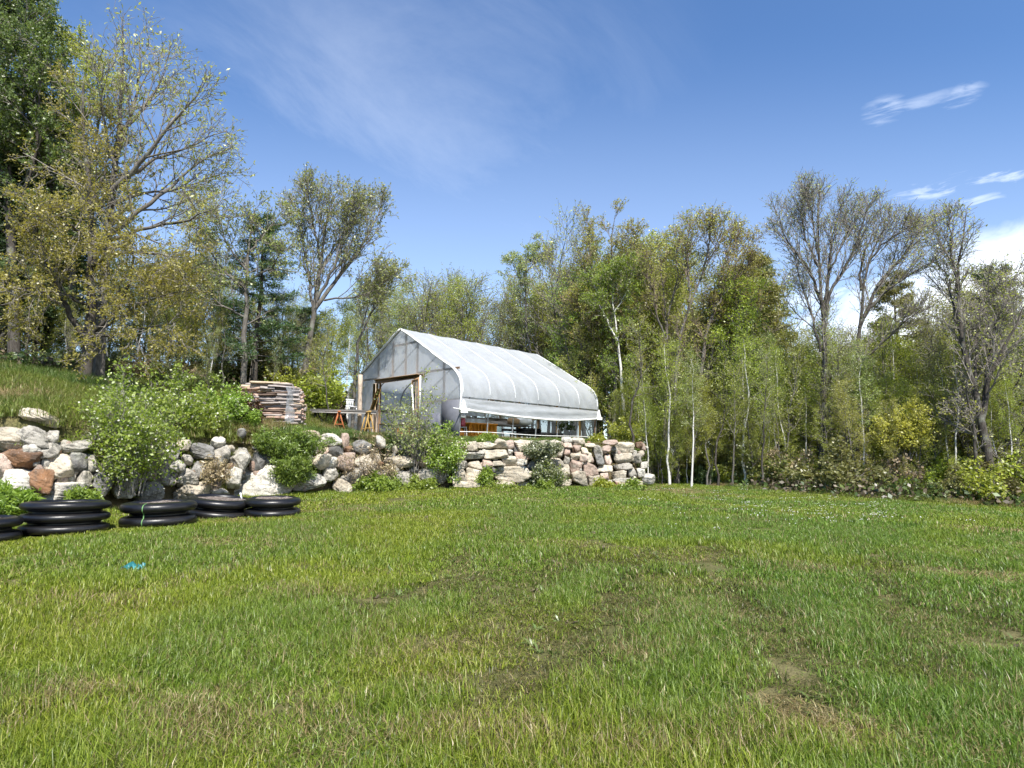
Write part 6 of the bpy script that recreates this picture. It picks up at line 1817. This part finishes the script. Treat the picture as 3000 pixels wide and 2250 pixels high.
scatter('lawn_grass', P_, rot, np.concatenate(S_), np.concatenate(I_), dict(dry=np.concatenate(Dr), tint=np.concatenate(Ti), worn=np.concatenate(Wo)), cg)

# longer grass and weeds on the bank and the terrace
MEA = [mesh('g', [(V, [q, t_], 0)], [m_meadow]) for V, q, t_ in [blades(rg, 300, 0.42, 0.08, 0.42, 0.012, 0.7, 0.7) for _ in range(5)]]
cm = src_coll('meadow_tuft', MEA)
x = rg.uniform(-20, 8, 16000); y = rg.uniform(11, 34, 16000)
s_ = sdist(x, y)
gx_, gy_ = x - G0[0], y - G0[1]
ls, lt = gx_ * math.cos(ANG) + gy_ * math.sin(ANG), -gx_ * math.sin(ANG) + gy_ * math.cos(ANG)
ok = (s_ > 0.25) & ~((ls > -0.1) & (ls < GL + .1) & (lt > -0.05) & (lt < GW + .3)) & (np.where(x < -6, s_ < 10.5, s_ < 14))
ok &= rg.random(len(x)) < np.where(s_ < 10, 0.62, 0.3)
x, y, s_ = x[ok], y[ok], s_[ok]
q = rg.uniform(0, 1, 2600); k_ = rg.uniform(0.22, 0.85, 2600)                      # ragged taller grass along the wood edge
ex = np.interp(q, np.linspace(0, 1, len(EDGE) - 1), EDGE[:-1, 0]); ey = np.interp(q, np.linspace(0, 1, len(EDGE) - 1), EDGE[:-1, 1])
ex = ex + rg.normal(size=2600) * 0.5 + 0.25; ey = ey + rg.normal(size=2600) * 0.5 + 0.25
x, y = np.concatenate([x, ex]), np.concatenate([y, ey]); s_ = np.concatenate([s_, np.full(2600, 5.0)])
n_ = len(x); print('meadow', n_)
dn = fbm(x * 0.5, y * 0.5, 91, 4)
scatter('bank_grass', np.stack([x, y, H(x, y)], 1), np.stack([rg.normal(size=n_) * .12, rg.normal(size=n_) * .12, rg.random(n_) * 6.28], 1),
        np.stack([np.ones(n_), np.ones(n_), (0.35 + 0.75 * fbm(x * .7, y * .7, 92, 3)) * np.where(x > -4, np.where(s_ < 2.5, 0.28, 0.5), np.where(x > -6.5, 0.8, 1.0))], 1), rg.integers(0, 5, n_), dict(dry=np.clip(0.1 + 1.2 * sstep(0.48, 0.7, dn), 0, .9), tint=sstep(0.35, 0.6, fbm(x * .4, y * .4, 93, 3))), cm)

# forest floor: low leafy growth and dry leaves under the trees
FL = []
for k in range(4):
    c_ = np.stack([rg.normal(0, .35, 160), rg.normal(0, .35, 160), np.abs(rg.normal(0.10, 0.13, 160))], 1)
    V, f = leaf_quads(rg, c_, 0.07, 1.5)
    FL.append(mesh('g', [(V, [f], 0)], [[m_weed, m_dead, m_weed, m_dead][k]]))
cf = src_coll('floor_clump', FL)
x = rg.uniform(-22, 34, 9000); y = rg.uniform(17, 46, 9000)
s_ = sdist(x, y)
ok = in_woods(x, y + 0.2) | ((s_ > 9) & (y > 20) & ~((ls[0:1] * 0 + 1 > 2)))
gx_, gy_ = x - G0[0], y - G0[1]
ls, lt = gx_ * math.cos(ANG) + gy_ * math.sin(ANG), -gx_ * math.sin(ANG) + gy_ * math.cos(ANG)
ok &= ~((ls > -0.3) & (ls < GL + .3) & (lt > -0.3) & (lt < GW + .5))
x, y = x[ok], y[ok]; n_ = len(x)
scatter('undergrowth', np.stack([x, y, H(x, y)], 1), np.stack([np.zeros(n_), np.zeros(n_), rg.random(n_) * 6.28], 1), np.repeat(rg.uniform(0.7, 1.8, n_)[:, None], 3, 1), rg.integers(0, 4, n_), {}, cf)

# broad leaved weeds and dead leaves in the lawn
WE = []
for k in range(6):
    nl_ = 9 + k
    az = np.arange(nl_) * 2.4 + rg.random(nl_); ln = rg.uniform(0.06, 0.13, nl_)
    parts = []
    V = []
    for a_, l_ in zip(az, ln):
        d = np.array([math.cos(a_), math.sin(a_), 0]); s2 = np.array([-d[1], d[0], 0]); z_ = rg.uniform(0.2, 0.75)
        w_ = l_ * 0.13
        V += [d * 0.01 - s2 * w_ * .3, d * 0.01 + s2 * w_ * .3, d * l_ * .55 + s2 * w_ + [0, 0, l_ * z_ * .8], d * l_ * .55 - s2 * w_ + [0, 0, l_ * z_ * .8], d * l_ + [0, 0, l_ * z_]]
    b_ = np.arange(nl_)[:, None] * 5
    WE.append(mesh('g', [(np.array(V), [b_ + np.array([[0, 1, 2, 3]]), b_ + np.array([[3, 2, 4]])], 0)], [m_weed if k < 5 else m_dead]))
cw = src_coll('weed_rosette', WE)
x, y = lawn_pts(2.2, 14, 22)
dry, bare, tint, worn = wear(x, y)
ok = rg.random(len(x)) < 0.05 + 0.6 * np.clip(bare - dry * 0.5, 0, 1)
x, y = x[ok], y[ok]; n_ = len(x); print('weeds', n_)
scatter('lawn_weeds', np.stack([x, y, H(x, y) + 0.0], 1), np.stack([rg.normal(size=n_) * .15, rg.normal(size=n_) * .15, rg.random(n_) * 6.28], 1), np.repeat(rg.uniform(0.3, 0.75, n_)[:, None], 3, 1), rg.integers(0, 6, n_), {}, cw)

# small white flowers and seed heads in the lawn
m_flw = simple('white_flower', (0.72, 0.72, 0.66), 0.8, 0.1, 5)
fl_ = []
for k in range(3):
    V, f = ico(1)
    parts = []
    for j in range(2 + k):
        parts.append((V * np.array([.013, .013, .009]) + np.array([rg.normal(0, .06), rg.normal(0, .06), 0.105 + 0.02 * rg.random()]), [f], 0))
    fl_.append(mesh('g', parts, [m_flw]))
cfw = src_coll('flower_head', fl_)
fx, fy = [], []
for (px0, px1, py0, py1, n_) in ((2180, 2640, 1462, 1540, 95), (1850, 2200, 1430, 1480, 26), (1900, 2900, 1470, 1560, 16)):
    for _ in range(n_):
        g_ = ground(rg.uniform(px0, px1), rg.uniform(py0, py1))
        fx.append(g_[0]); fy.append(g_[1])
x, y = np.array(fx), np.array(fy); ok = (sdist(x, y) < -0.2) & ~in_woods(x, y); x, y = x[ok], y[ok]; n_ = len(x)
scatter('lawn_flowers', np.stack([x, y, H(x, y)], 1), np.stack([np.zeros(n_), np.zeros(n_), rg.random(n_) * 6.28], 1), np.repeat(rg.uniform(0.5, 1.1, n_)[:, None], 3, 1), rg.integers(0, 3, n_), {}, cfw)
